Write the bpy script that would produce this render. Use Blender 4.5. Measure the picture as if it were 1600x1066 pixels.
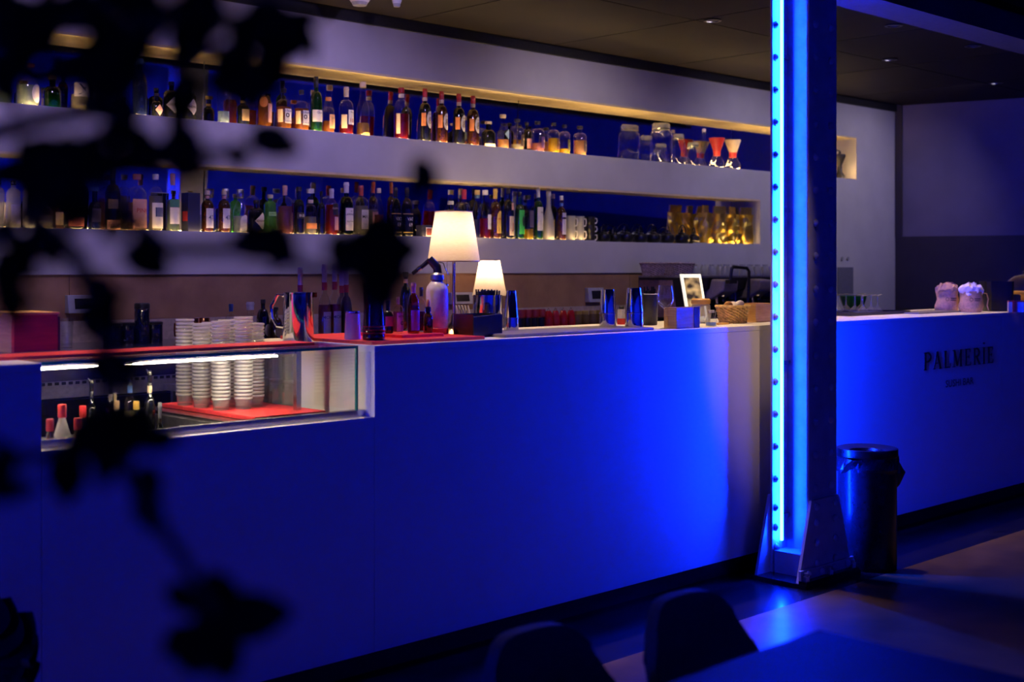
import bpy, math, random
from math import sin, cos, pi, radians, atan2, sqrt, tan
from mathutils import Vector, Matrix
random.seed(7)
SC = bpy.context.scene
COL = SC.collection
for o in list(bpy.data.objects): bpy.data.objects.remove(o)

# ------------------------------------------------------------------ camera
FPX, CX, HY, CAMH = 2000.0, 800.0, 420.0, 1.40     # focal length in px, principal x, horizon row, eye height
A1 = radians(46.08)                                # angle between the view axis and the bar direction (+X)
FW = (cos(A1), sin(A1)); RT = (sin(A1), -cos(A1))
YAW = A1 - pi/2
cam_d = bpy.data.cameras.new('camera'); cam = bpy.data.objects.new('camera', cam_d); COL.objects.link(cam)
cam.location = (0, 0, CAMH); cam.rotation_euler = (pi/2, 0, YAW)
cam_d.sensor_width = 36; cam_d.lens = FPX/1600*36; cam_d.shift_y = (HY-533)/1600
cam_d.clip_start = 0.05
cam_d.dof.use_dof = True; cam_d.dof.focus_distance = 5.6; cam_d.dof.aperture_fstop = 2.8
SC.camera = cam

# ------------------------------------------------------------------ world, exposure
w = bpy.data.worlds.new('world'); SC.world = w; w.use_nodes = True
w.node_tree.nodes['Background'].inputs[0].default_value = (0.01, 0.01, 0.02, 1)
w.node_tree.nodes['Background'].inputs[1].default_value = 0.2
vs = SC.view_settings
vs.view_transform = 'Standard'; vs.look = 'None'; vs.gamma = 1; vs.exposure = 0; vs.use_curve_mapping = False
cy = SC.cycles
cy.use_denoising = True; cy.max_bounces = 8; cy.diffuse_bounces = 4; cy.glossy_bounces = 5
cy.transmission_bounces = 6; cy.transparent_max_bounces = 40; cy.sample_clamp_indirect = 4
cy.caustics_reflective = False; cy.caustics_refractive = False; cy.blur_glossy = 0.5

# ------------------------------------------------------------------ levels of the place (metres)
BAR, BARB, TOP, Z0, SILL = 3.475, 4.10, 1.1376, 0.09, 0.893
WALL, MIR = 5.82, 6.05
Z_CEIL, Z_WTOP, Z_UB, Z_US, Z_MB, Z_LS, Z_LB = 2.86, 2.79, 2.52, 2.154, 1.937, 1.584, 1.372
BACKT = 1.05

def dirpx(x, y):
    a = (x-CX)/FPX; b = (HY-y)/FPX
    return (FW[0]+a*RT[0], FW[1]+a*RT[1], b)
def PV(x, v, y=HY):            # pixel -> point on the plane Y = v ; also metres per pixel there
    d = dirpx(x, y); t = v/d[1]
    return (d[0]*t, v, CAMH+d[2]*t), t/FPX
def PZ(x, y, z):               # pixel -> point on the level z
    d = dirpx(x, y); t = (z-CAMH)/d[2]
    return (d[0]*t, d[1]*t, z), t/FPX
def PD(x, y, t):               # pixel -> point at depth t
    d = dirpx(x, y)
    return Vector((d[0]*t, d[1]*t, CAMH+d[2]*t))
def U(x, v): return PV(x, v)[0][0]

# ------------------------------------------------------------------ lights of the room
WARM = (1.0, 0.66, 0.36)
def spot(name, loc, target, power, angle, col=WARM, blend=0.6, size=0.04):
    l = bpy.data.lights.new(name, 'SPOT'); l.energy = power; l.color = col
    l.spot_size = radians(angle); l.spot_blend = blend; l.shadow_soft_size = size
    o = bpy.data.objects.new(name, l); COL.objects.link(o); o.location = loc
    o.rotation_euler = (Vector(target)-Vector(loc)).to_track_quat('-Z', 'Y').to_euler()
    return o
DOWN = [(1.9, 3.9), (2.9, 3.9), (3.9, 3.9), (4.9, 3.9), (5.9, 3.9), (6.9, 3.9), (7.9, 3.9)]
for i, (u, v) in enumerate(DOWN):
    spot('downlight_lamp', (u, v, 2.84), (u, v-0.02, 1.1), 150, 50)
for i, u in enumerate((2.0, 4.0, 6.0, 8.0, 9.6)):
    spot('wall_washer_lamp', (u, 4.55, 2.84), (u+0.1, WALL, 1.75), 46, 110, (0.86, 0.66, 1.50) if u < 5 else ((1.0, 0.80, 0.95) if u < 7 else (0.84, 0.72, 1.05)), 1.0)
spot('column_spot_lamp', (4.2, 2.0, 4.1), (4.78, BAR, 1.13), 260, 11, WARM, 1.0)
spot('floor_spot_lamp', (3.4, 1.2, 4.1), (4.2, 2.35, 0.0), 40, 24, WARM, 1.0)
spot('bin_spot_lamp', (4.0, 2.75, 4.1), (6.2, 2.5, 0.0), 85, 24, WARM, 1.0)

# ------------------------------------------------------------------ materials
MATS = {}
def nodes_of(name):
    m = bpy.data.materials.new(name); m.use_nodes = True
    return m, m.node_tree.nodes, m.node_tree.links
def paint(name, rgb, rough=0.5, metal=0.0, var=0.06, scale=40.0, bump=0.0, coat=0.0, stretch=None, spec=0.5):
    if name in MATS: return MATS[name]
    m, n, l = nodes_of(name); b = n['Principled BSDF']
    b.inputs['Roughness'].default_value = rough; b.inputs['Metallic'].default_value = metal
    b.inputs['Coat Weight'].default_value = coat; b.inputs['Specular IOR Level'].default_value = spec
    tc = n.new('ShaderNodeTexCoord'); nz = n.new('ShaderNodeTexNoise'); nz.inputs['Scale'].default_value = scale
    nz.inputs['Detail'].default_value = 4
    if stretch:
        mp = n.new('ShaderNodeMapping'); mp.inputs['Scale'].default_value = stretch
        l.new(tc.outputs['Object'], mp.inputs[0]); l.new(mp.outputs[0], nz.inputs['Vector'])
    else: l.new(tc.outputs['Object'], nz.inputs['Vector'])
    cr = n.new('ShaderNodeValToRGB')
    cr.color_ramp.elements[0].color = tuple(max(0, c*(1-var*3)) for c in rgb)+(1,)
    cr.color_ramp.elements[1].color = tuple(min(1, c*(1+var*3)) for c in rgb)+(1,)
    cr.color_ramp.elements[0].position = 0.3; cr.color_ramp.elements[1].position = 0.7
    l.new(nz.outputs['Fac'], cr.inputs[0]); l.new(cr.outputs[0], b.inputs['Base Color'])
    if bump:
        bp = n.new('ShaderNodeBump'); bp.inputs['Strength'].default_value = bump; bp.inputs['Distance'].default_value = 0.004
        l.new(nz.outputs['Fac'], bp.inputs['Height']); l.new(bp.outputs[0], b.inputs['Normal'])
    MATS[name] = m; return m
def emit(name, rgb, strength):
    if name in MATS: return MATS[name]
    m, n, l = nodes_of(name); b = n['Principled BSDF']
    b.inputs['Base Color'].default_value = (0.8, 0.8, 0.8, 1)
    b.inputs['Emission Color'].default_value = rgb+(1,); b.inputs['Emission Strength'].default_value = strength
    MATS[name] = m; return m
def glass(name, tint, milky=0.0, rough=0.03, base=0.05, edge=0.75, mcol=None):
    """thin-walled glass: tinted see-through, mirror-like towards grazing angles, optional milky part"""
    if name in MATS: return MATS[name]
    m, n, l = nodes_of(name); n.remove(n['Principled BSDF']); out = n['Material Output']
    tr = n.new('ShaderNodeBsdfTransparent'); tr.inputs[0].default_value = tint+(1,)
    gl = n.new('ShaderNodeBsdfGlossy'); gl.inputs['Color'].default_value = (1, 1, 1, 1); gl.inputs['Roughness'].default_value = rough
    lw = n.new('ShaderNodeLayerWeight'); lw.inputs[0].default_value = 0.5
    pw = n.new('ShaderNodeMath'); pw.operation = 'POWER'; pw.inputs[1].default_value = 3.0
    mr = n.new('ShaderNodeMapRange'); mr.inputs['To Min'].default_value = base; mr.inputs['To Max'].default_value = edge
    l.new(lw.outputs['Facing'], pw.inputs[0]); l.new(pw.outputs[0], mr.inputs['Value'])
    first = tr.outputs[0]
    if milky:
        df = n.new('ShaderNodeBsdfDiffuse'); tl = n.new('ShaderNodeBsdfTranslucent')
        c = (mcol or (0.9, 0.9, 0.9))+(1,); df.inputs[0].default_value = c; tl.inputs[0].default_value = c
        a = n.new('ShaderNodeMixShader'); a.inputs[0].default_value = 0.5
        l.new(df.outputs[0], a.inputs[1]); l.new(tl.outputs[0], a.inputs[2])
        mm = n.new('ShaderNodeMixShader'); mm.inputs[0].default_value = milky
        l.new(tr.outputs[0], mm.inputs[1]); l.new(a.outputs[0], mm.inputs[2]); first = mm.outputs[0]
    mx = n.new('ShaderNodeMixShader')
    l.new(mr.outputs[0], mx.inputs[0]); l.new(first, mx.inputs[1]); l.new(gl.outputs[0], mx.inputs[2])
    l.new(mx.outputs[0], out.inputs[0]); MATS[name] = m; return m
def wood(name, c1, c2, rough=0.45, scale=(2, 2, 30), bump=0.1):
    if name in MATS: return MATS[name]
    m, n, l = nodes_of(name); b = n['Principled BSDF']; b.inputs['Roughness'].default_value = rough
    tc = n.new('ShaderNodeTexCoord'); mp = n.new('ShaderNodeMapping'); mp.inputs['Scale'].default_value = scale
    nz = n.new('ShaderNodeTexNoise'); nz.inputs['Scale'].default_value = 2.5; nz.inputs['Detail'].default_value = 6
    cr = n.new('ShaderNodeValToRGB'); cr.color_ramp.elements[0].color = c1+(1,); cr.color_ramp.elements[1].color = c2+(1,)
    cr.color_ramp.elements[0].position = 0.35; cr.color_ramp.elements[1].position = 0.65
    l.new(tc.outputs['Object'], mp.inputs[0]); l.new(mp.outputs[0], nz.inputs['Vector'])
    l.new(nz.outputs['Fac'], cr.inputs[0]); l.new(cr.outputs[0], b.inputs['Base Color'])
    bp = n.new('ShaderNodeBump'); bp.inputs['Strength'].default_value = bump; bp.inputs['Distance'].default_value = 0.002
    l.new(nz.outputs['Fac'], bp.inputs['Height']); l.new(bp.outputs[0], b.inputs['Normal'])
    MATS[name] = m; return m

M_white = paint('white_lacquer', (0.78, 0.77, 0.76), 0.45, var=0.01, scale=3)
M_wall = paint('wall_paint', (0.62, 0.60, 0.60), 0.75, var=0.02, scale=4, bump=0.04)
M_soffit = paint('soffit_board', (0.80, 0.66, 0.42), 0.6, var=0.03, scale=12)
M_grey = paint('grey_wall', (0.17, 0.15, 0.20), 0.8, var=0.03, scale=3)
M_dado = paint('brown_dado', (0.035, 0.026, 0.022), 0.6, var=0.05, scale=6)
M_ceil = paint('dark_ceiling', (0.008, 0.0045, 0.003), 0.6, var=0.12, scale=5, spec=0.2)
M_floor = paint('brown_floor', (0.14, 0.085, 0.02), 0.34, var=0.10, scale=5, bump=0.06, spec=0.14)
M_strip = paint('black_resin_floor', (0.008, 0.008, 0.008), 0.22, var=0.2, scale=9, bump=0.05, spec=0.3)
M_mirror = paint('mirror_glass', (0.88, 0.89, 0.92), 0.02, 1.0, var=0.01)
M_splash = wood('splash_wood', (0.32, 0.17, 0.085), (0.42, 0.24, 0.12), 0.5, (3, 3, 3))
M_oak = wood('oak', (0.56, 0.30, 0.08), (0.68, 0.40, 0.12), 0.5, (4, 4, 40))
M_redwood = wood('red_stained_wood', (0.20, 0.02, 0.025), (0.28, 0.03, 0.035), 0.5, (4, 4, 40))
M_steel = paint('steel', (0.62, 0.62, 0.64), 0.22, 1.0, var=0.03, scale=30, stretch=(1, 1, 30))
M_chrome = paint('chrome', (0.80, 0.80, 0.82), 0.07, 1.0, var=0.01)
M_gsteel = paint('dull_steel', (0.45, 0.45, 0.47), 0.4, 1.0, var=0.05)
M_brass = paint('brass', (0.78, 0.56, 0.26), 0.25, 1.0, var=0.03)
M_copper = paint('copper', (0.85, 0.42, 0.24), 0.18, 1.0, var=0.03)
M_black = paint('black_plastic', (0.012, 0.012, 0.014), 0.35, var=0.1)
M_blackm = paint('black_matt', (0.015, 0.015, 0.016), 0.7, var=0.1)
M_iron = paint('cast_iron', (0.004, 0.004, 0.005), 0.35, 0.0, var=0.2, bump=0.2, scale=120)
M_col = paint('column_steel_paint', (0.55, 0.55, 0.58), 0.38, var=0.04, scale=12, bump=0.12)
M_redmat = paint('red_rubber', (0.72, 0.045, 0.05), 0.42, var=0.04)
M_greymat = paint('grey_rubber', (0.16, 0.15, 0.16), 0.6, var=0.05)
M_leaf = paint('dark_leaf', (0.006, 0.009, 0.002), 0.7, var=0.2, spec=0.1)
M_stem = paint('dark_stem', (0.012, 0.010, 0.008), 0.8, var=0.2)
M_chair = paint('dark_upholstery', (0.035, 0.035, 0.045), 0.85, var=0.1, scale=200, bump=0.2)
M_table = paint('dark_table_top', (0.008, 0.008, 0.010), 0.55, var=0.1, scale=6, spec=0.03)
M_wick = paint('wicker', (0.72, 0.48, 0.20), 0.6, var=0.12, scale=60)
M_wickp = paint('pale_wicker', (0.55, 0.42, 0.38), 0.7, var=0.12, scale=60)
M_canvas = paint('canvas_bag', (0.66, 0.40, 0.17), 0.85, var=0.06, scale=90, bump=0.2)
M_napkin = paint('paper_napkin', (0.85, 0.80, 0.80), 0.8, var=0.02)
M_napkinb = paint('brown_paper', (0.45, 0.28, 0.20), 0.8, var=0.05)
M_foil = paint('gold_foil', (0.95, 0.62, 0.10), 0.32, 1.0, var=0.05)
M_binbag = paint('bin_liner', (0.012, 0.012, 0.016), 0.22, var=0.1)
G_clear = glass('clear_glass', (0.95, 0.97, 0.97))
G_green = glass('green_glass', (0.06, 0.28, 0.05))
G_lime = glass('lime_glass', (0.35, 0.80, 0.25), 0.25, mcol=(0.35, 0.75, 0.2))
G_amber = glass('amber_glass', (0.55, 0.20, 0.04))
G_blue = glass('blue_glass', (0.15, 0.25, 0.75))
G_frost = glass('frosted_glass', (0.85, 0.87, 0.9), 0.45, 0.3)
G_milk = glass('white_frost_glass', (0.9, 0.9, 0.88), 0.8, 0.35, mcol=(0.82, 0.80, 0.72))
G_cup = glass('clear_plastic', (0.98, 0.98, 0.98), 0.22, 0.12, 0.06, 0.6)
G_pane = glass('pane_glass', (0.97, 0.99, 0.98), 0, 0.0, 0.03, 0.55)
G_edge = paint('green_glass_edge', (0.02, 0.30, 0.17), 0.15, var=0.05)
M_dark = paint('dark_bottle_glass', (0.006, 0.007, 0.008), 0.06, coat=0.5, var=0.05)
M_navy = paint('navy_bottle_glass', (0.006, 0.010, 0.045), 0.06, coat=0.5, var=0.05)
M_dgreen = paint('deep_green_glass', (0.005, 0.030, 0.008), 0.06, coat=0.5, var=0.05)
M_brownb = paint('brown_bottle_glass', (0.045, 0.014, 0.004), 0.06, coat=0.5, var=0.05)
GL = dict(clear=G_clear, green=G_green, lime=G_lime, amber=G_amber, blue=G_blue, frost=G_frost, milk=G_milk,
          dark=M_dark, navy=M_navy, dgreen=M_dgreen, brown=M_brownb)
def pc(rgb, rough=0.5, metal=0.0):
    return paint('tone_%d_%d_%d_%d' % (int(rgb[0]*255), int(rgb[1]*255), int(rgb[2]*255), int(rough*10)+int(metal)*20), rgb, rough, metal, 0.03)
def liquid(rgb):
    k = 'liquid_%d_%d_%d' % tuple(int(c*255) for c in rgb)
    return glass(k, tuple(min(1, c*0.9+0.05) for c in rgb), 0.45, 0.05, 0.03, 0.3, rgb)

# ------------------------------------------------------------------ mesh helpers
class MB:
    def __init__(s): s.v = []; s.f = []
    def add(s, vs, fs):
        k = len(s.v); s.v += [tuple(p) for p in vs]; s.f += [tuple(i+k for i in f) for f in fs]; return s
    def box(s, x0, x1, y0, y1, z0, z1):
        p = [(x, y, z) for z in (z0, z1) for y in (y0, y1) for x in (x0, x1)]
        return s.add(p, [(0, 2, 3, 1), (4, 5, 7, 6), (0, 1, 5, 4), (2, 6, 7, 3), (0, 4, 6, 2), (1, 3, 7, 5)])
    def lathe(s, prof, seg=24, c=(0, 0, 0), sq=2.0, ax=1.0, ay=1.0):
        """prof: (radius, z). sq > 2 squares the section, ax/ay stretch it"""
        vs = []; fs = []; n = len(prof)
        for r, z in prof:
            for k in range(seg):
                a = 2*pi*(k+0.5)/seg; ca, sa = cos(a), sin(a)
                q = 1.0 if sq == 2 else (abs(ca)**sq+abs(sa)**sq)**(-1/sq)
                vs.append((c[0]+r*q*ca*ax, c[1]+r*q*sa*ay, c[2]+z))
        for i in range(n-1):
            for k in range(seg):
                k2 = (k+1) % seg
                fs.append((i*seg+k, i*seg+k2, (i+1)*seg+k2, (i+1)*seg+k))
        if prof[0][0] > 1e-6: fs.append(tuple(range(seg-1, -1, -1)))
        if prof[-1][0] > 1e-6 and getattr(s, 'captop', True): fs.append(tuple((n-1)*seg+k for k in range(seg)))
        return s.add(vs, fs)
    def tube(s, pts, r, seg=8, closed=False, flat=1.0):
        pts = [Vector(p) for p in pts]; n = len(pts); vs = []; fs = []
        rr = r if isinstance(r, (list, tuple)) else [r]*n
        up = None
        for i, p in enumerate(pts):
            a = pts[(i-1) % n] if (i > 0 or closed) else p; b = pts[(i+1) % n] if (i < n-1 or closed) else p
            t = (b-a).normalized()
            if up is None: up = Vector((0, 0, 1)) if abs(t.z) < 0.9 else Vector((0, 1, 0))
            sx = t.cross(up); sx = sx.normalized() if sx.length > 1e-4 else t.orthogonal().normalized(); sy = sx.cross(t).normalized()
            up = sy
            for k in range(seg):
                q = 2*pi*k/seg; vs.append(p+sx*(rr[i]*cos(q))+sy*(rr[i]*flat*sin(q)))
        for i in range(n if closed else n-1):
            j = (i+1) % n
            for k in range(seg):
                k2 = (k+1) % seg; fs.append((i*seg+k, i*seg+k2, j*seg+k2, j*seg+k))
        if not closed: fs += [tuple(range(seg-1, -1, -1)), tuple((n-1)*seg+k for k in range(seg))]
        return s.add(vs, fs)
    def prism(s, poly, ax, a0, a1):
        """polygon in the two axes other than ax ('x','y','z'), extruded from a0 to a1"""
        n = len(poly)
        def mk(p, a):
            return {'x': (a, p[0], p[1]), 'y': (p[0], a, p[1]), 'z': (p[0], p[1], a)}[ax]
        vs = [mk(p, a0) for p in poly]+[mk(p, a1) for p in poly]
        fs = [tuple(range(n-1, -1, -1)), tuple(range(n, 2*n))]+[(i, (i+1) % n, n+(i+1) % n, n+i) for i in range(n)]
        return s.add(vs, fs)
    def mesh(s, name):
        me = bpy.data.meshes.new(name); me.from_pydata(s.v, [], s.f)
        import bmesh
        bm = bmesh.new(); bm.from_mesh(me); bmesh.ops.recalc_face_normals(bm, faces=bm.faces); bm.to_mesh(me); bm.free()
        return me
    def build(s, name, mat, parent=None, loc=(0, 0, 0), rz=0, smooth=False, bevel=0):
        me = s.mesh(name); me.materials.append(mat)
        if smooth:
            for p in me.polygons: p.use_smooth = True
            try: me.set_sharp_from_angle(angle=radians(40))
            except Exception: pass
        o = bpy.data.objects.new(name, me); COL.objects.link(o); o.location = loc; o.rotation_euler = (0, 0, rz)
        if parent: o.parent = parent
        if bevel:
            b = o.modifiers.new('bevel', 'BEVEL'); b.width = bevel; b.segments = 2; b.limit_method = 'ANGLE'
        return o
def B(x0, x1, y0, y1, z0, z1): return MB().box(x0, x1, y0, y1, z0, z1)
def L(prof, seg=24, **k): return MB().lathe(prof, seg, **k)
def open_lathe(prof, seg=24, **k):
    m = MB(); m.captop = False; return m.lathe(prof, seg, **k)
def tag(o, label, cat, group=None, kind=None):
    if label: o['label'] = label
    if cat: o['category'] = cat
    if group: o['group'] = group
    if kind: o['kind'] = kind
    return o
def thing(name, label, cat, loc=(0, 0, 0), rz=0, group=None):
    o = bpy.data.objects.new(name, None); o.empty_display_size = 0.05; COL.objects.link(o)
    o.location = loc; o.rotation_euler = (0, 0, rz); return tag(o, label, cat, group)
def struct(o): o['kind'] = 'structure'; return o
def dup(root, loc, rz=0, label=None):
    r = root.copy(); COL.objects.link(r); r.location = loc; r.rotation_euler = (0, 0, rz)
    if label: r['label'] = label
    for ch in root.children:
        c = ch.copy(); COL.objects.link(c); c.parent = r
        for g in ch.children:
            d = g.copy(); COL.objects.link(d); d.parent = c
    return r
TXT = {}
def text_geo(s, bold=0.0):
    if (s, bold) in TXT: return TXT[(s, bold)]
    cu = bpy.data.curves.new('letters', 'FONT'); cu.body = s; cu.size = 1; cu.align_x = 'CENTER'; cu.align_y = 'CENTER'
    cu.resolution_u = 2; cu.offset = bold
    ob = bpy.data.objects.new('letters', cu); COL.objects.link(ob)
    dg = bpy.context.evaluated_depsgraph_get(); me = bpy.data.meshes.new_from_object(ob.evaluated_get(dg))
    vs = [tuple(v.co) for v in me.vertices]; fs = [tuple(p.vertices) for p in me.polygons]
    bpy.data.objects.remove(ob); bpy.data.curves.remove(cu); bpy.data.meshes.remove(me)
    TXT[(s, bold)] = (vs, fs); return vs, fs
def wrap_text(s, size, r, z, parent, mat, rot=0, ay=1.0, bold=0.0, wscale=1.0, name='lettering'):
    vs, fs = text_geo(s, bold); out = []
    for (x, y, _) in vs:
        a = x*size*wscale/r+rot; out.append((r*sin(a), -r*ay*cos(a), z+y*size))
    return MB().add(out, fs).build(name, mat, parent)
def flat_text(s, size, cx, y, z, parent, mat, bold=0.0, wscale=1.0, name='lettering'):
    vs, fs = text_geo(s, bold)
    return MB().add([(cx+x*size*wscale, y, z+yy*size) for (x, yy, _) in vs], fs).build(name, mat, parent)

# ================================================================== THE SETTING
UE, UL, UU = 10.33, 8.28, 9.68           # wall end, right ends of the lower and the upper niche
struct(B(-4, 13.6, -6, 3.04, -0.1, 0).build('floor', M_floor))
struct(B(-4, 13.6, 3.04, 6.5, -0.1, 0.0).build('floor_bar_strip', M_strip))
wm = MB()
wm.box(-4, UE, WALL, WALL+0.5, Z_UB, Z_WTOP).box(-4, UE, WALL, WALL+0.5, Z_MB, Z_US).box(-4, UE, WALL, WALL+0.5, Z_LB, Z_LS)
wm.box(-4, 8.95, WALL+0.03, WALL+0.5, 0, Z_LB).box(8.95, UE, WALL, WALL+0.5, 0, Z_LB)
wm.box(-4, UU, MIR+0.006, WALL+0.5, Z_US, Z_UB).box(-4, UL, MIR+0.006, WALL+0.5, Z_LS, Z_MB)
wm.box(UU, UE, WALL, WALL+0.5, Z_US, Z_UB).box(UL, UE, WALL, WALL+0.5, Z_LS, Z_MB)
wb = struct(wm.build('wall_back', M_wall))
for z, ue in ((Z_UB, UU), (Z_MB, UL)):
    B(-4, ue, WALL+0.002, MIR, z-0.012, z).build('soffit_board', M_soffit, wb)
LEAN = tan(radians(2.6))
MJ = [-1.13, 1.2, 3.54, 5.87, 8.2, 10.5]
for z0, z1, ue in ((Z_US, Z_UB-0.012, UU), (Z_LS, Z_MB-0.012, UL)):
    for a, b in zip(MJ, MJ[1:]):
        if a+0.004 < min(b, ue): MB().prism([(MIR, z0), (MIR+0.006, z0), (MIR+0.006-LEAN*(z1-z0), z1), (MIR-LEAN*(z1-z0), z1)], 'x', a+0.004, min(b-0.004, ue)).build('mirror_panel', M_mirror, wb)
SPJ = [0.3, 2.7, 5.1, 6.75, 8.95]
for a, b in zip(SPJ, SPJ[1:]):
    B(a+0.002, b-0.002, WALL+0.012, WALL+0.03, BACKT+0.10, Z_LB).build('splash_panel', M_splash, wb)
# end wall, slightly splayed
def splay(t, off=0): return (UE+0.276*t+0.961*off, WALL-0.961*t+0.276*off)
we = MB().prism([splay(-0.6), splay(9.0), splay(9.0, 0.15), splay(-0.6, 0.15)], 'z', 0, 4.3)
wr = struct(we.build('wall_right', M_grey))
MB().prism([splay(0.0, -0.012), splay(9.0, -0.012), splay(9.0, 0.0), splay(0.0, 0.0)], 'z', 0, 1.684).build('dado_panel', M_dado, wr)
MB().prism([splay(0.0, -0.02), splay(0.06, -0.02), splay(0.06, 0), splay(0.0, 0.0)], 'z', 1.684, Z_CEIL).build('corner_bead', M_dado, wr)
struct(B(-4, 13.6, -6.15, -6, 0, 4.3).build('wall_front', M_wall))
struct(B(12.85, 13.0, -6.15, -2.6, 0, 4.3).build('wall_far', M_grey))
struct(B(-4.15, -4, -6.15, 6.4, 0, 4.3).build('wall_left', M_wall))
ce = struct(B(-4.15, 13.6, 3.17, 6.4, Z_CEIL, Z_CEIL+0.1).build('ceiling', M_ceil))
struct(B(-4.15, 13.6, -6.15, 3.17, 4.2, 4.3).build('ceiling', M_ceil))
struct(B(-4.15, 13.6, 3.17, 3.27, Z_CEIL+0.1, 4.3).build('wall_upper', M_ceil))
for i in range(-2, 8):
    for v0, v1 in ((3.45, 4.62), (4.628, WALL-0.06)):
        u0 = 4.73+1.2*i
        if u0 < 11: B(u0+0.005, u0+1.195, v0, v1, Z_CEIL-0.014, Z_CEIL).build('ceiling_panel', M_ceil, ce)
struct(B(-4, UE, WALL-0.02, WALL+0.4, Z_WTOP, Z_CEIL).build('trim_1', M_blackm))  # black trim, its tone also painting in the shadow gap above the wall
# steel beam carried by the columns
bm_ = MB().box(-4, 13.4, 3.17, 3.39, 2.68, 2.70).box(-4, 13.4, 3.27, 3.29, 2.70, Z_CEIL)
struct(bm_.build('ceiling_beam', paint('beam_paint', (0.05, 0.05, 0.055), 0.6, var=0.05)))

# recessed spot fittings over the bar
def fitting(u, v, lab):
    t = thing('recessed_spotlight', lab, 'spotlight', (u, v, Z_CEIL-0.016), 0, 'recessed spotlights in the dark ceiling')
    open_lathe([(0.052, 0.0), (0.052, -0.005), (0.038, -0.005), (0.034, 0.012)], 20).build('ring', M_black, t, smooth=True)
    L([(0.0, 0.004), (0.030, 0.004), (0.030, 0.010)], 16).build('lens', paint('spot_lens', (0.6, 0.55, 0.45), 0.2), t)
for u, v in DOWN: fitting(u, v, 'small round recessed spotlight in ceiling above the bar worktop')
for u in (2.0, 4.0, 6.0, 8.0, 9.6): fitting(u, 4.55, 'small round recessed spotlight in ceiling before the bottle shelves')
def smoke(x, y, lab, r):
    p, s = PZ(x, y, Z_CEIL-0.014)
    t = thing('smoke_detector', lab, 'smoke detector', p, 0)
    L([(r, 0), (r, -0.012), (r*0.8, -0.03), (r*0.75, -0.034)], 24).build('housing', M_white, t, smooth=True)
    L([(r*0.74, -0.034), (r*0.6, -0.05), (0.0, -0.052)], 24).build('sensor_cap', paint('grey_plastic', (0.4, 0.4, 0.42), 0.4), t, smooth=True)
smoke(562, -6, 'white round smoke detector on the dark ceiling, larger of two', 0.06)
smoke(620, -4, 'small white round detector on the dark ceiling beside the larger one', 0.028)

# ================================================================== BAR
UN0, UN1 = U(65, BAR), U(585, BAR)       # the notch that holds the glass display
bar = thing('bar_counter', 'long white panelled bar counter washed in blue light', 'bar counter', (0, 0, 0))
PJ = [-2.2, UN0, UN1, 5.12, 7.4, 9.6]
for a, b in zip(PJ, PJ[1:]):
    top = SILL-0.02 if abs(a-UN0) < 1e-3 else TOP-0.024
    B(a+0.001, b-0.001, BAR, BAR+0.02, Z0, top).build('front_panel', M_white, bar)
B(-2.2, 9.6, BAR+0.07, BAR+0.09, 0, Z0).build('toe_kick', M_blackm, bar)
B(-2.2, 9.6, BAR+0.0201, BAR+0.04, Z0, Z0+0.02).build('bottom_rail', M_blackm, bar)
B(-2.2, UN0-0.02, BAR+0.021, BARB-0.02, Z0+0.02, TOP-0.026).build('carcass', M_black, bar)
B(UN1+0.02, 9.6, BAR+0.021, BARB-0.02, Z0+0.02, TOP-0.026).build('carcass', M_black, bar)
B(UN0, UN1, BAR+0.021, BARB-0.02, Z0+0.02, 0.70).build('carcass', M_black, bar)
B(UN0-0.02, UN0, BAR+0.0202, BARB, 0.70, TOP-0.024).build('side_reveal', M_white, bar)
B(UN1, UN1+0.02, BAR+0.0202, BARB, 0.70, TOP-0.024).build('side_reveal', M_white, bar)
B(UN0+0.0005, UN1-0.0005, BAR, BAR+0.075, SILL-0.02, SILL).build('sill', M_white, bar)
wt = tag(B(-2.2, UN0+0.0, BAR-0.001, BARB, TOP-0.024, TOP).build('worktop', M_white, bevel=0.002),
         'white worktop slab beside the wooden box, ending at the glass display', 'worktop')
wt2 = tag(B(UN1, 9.6, BAR-0.001, BARB, TOP-0.024, TOP).build('worktop', M_white, bevel=0.002),
          'long white worktop slab carrying the table lamp and shakers', 'worktop')
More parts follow.
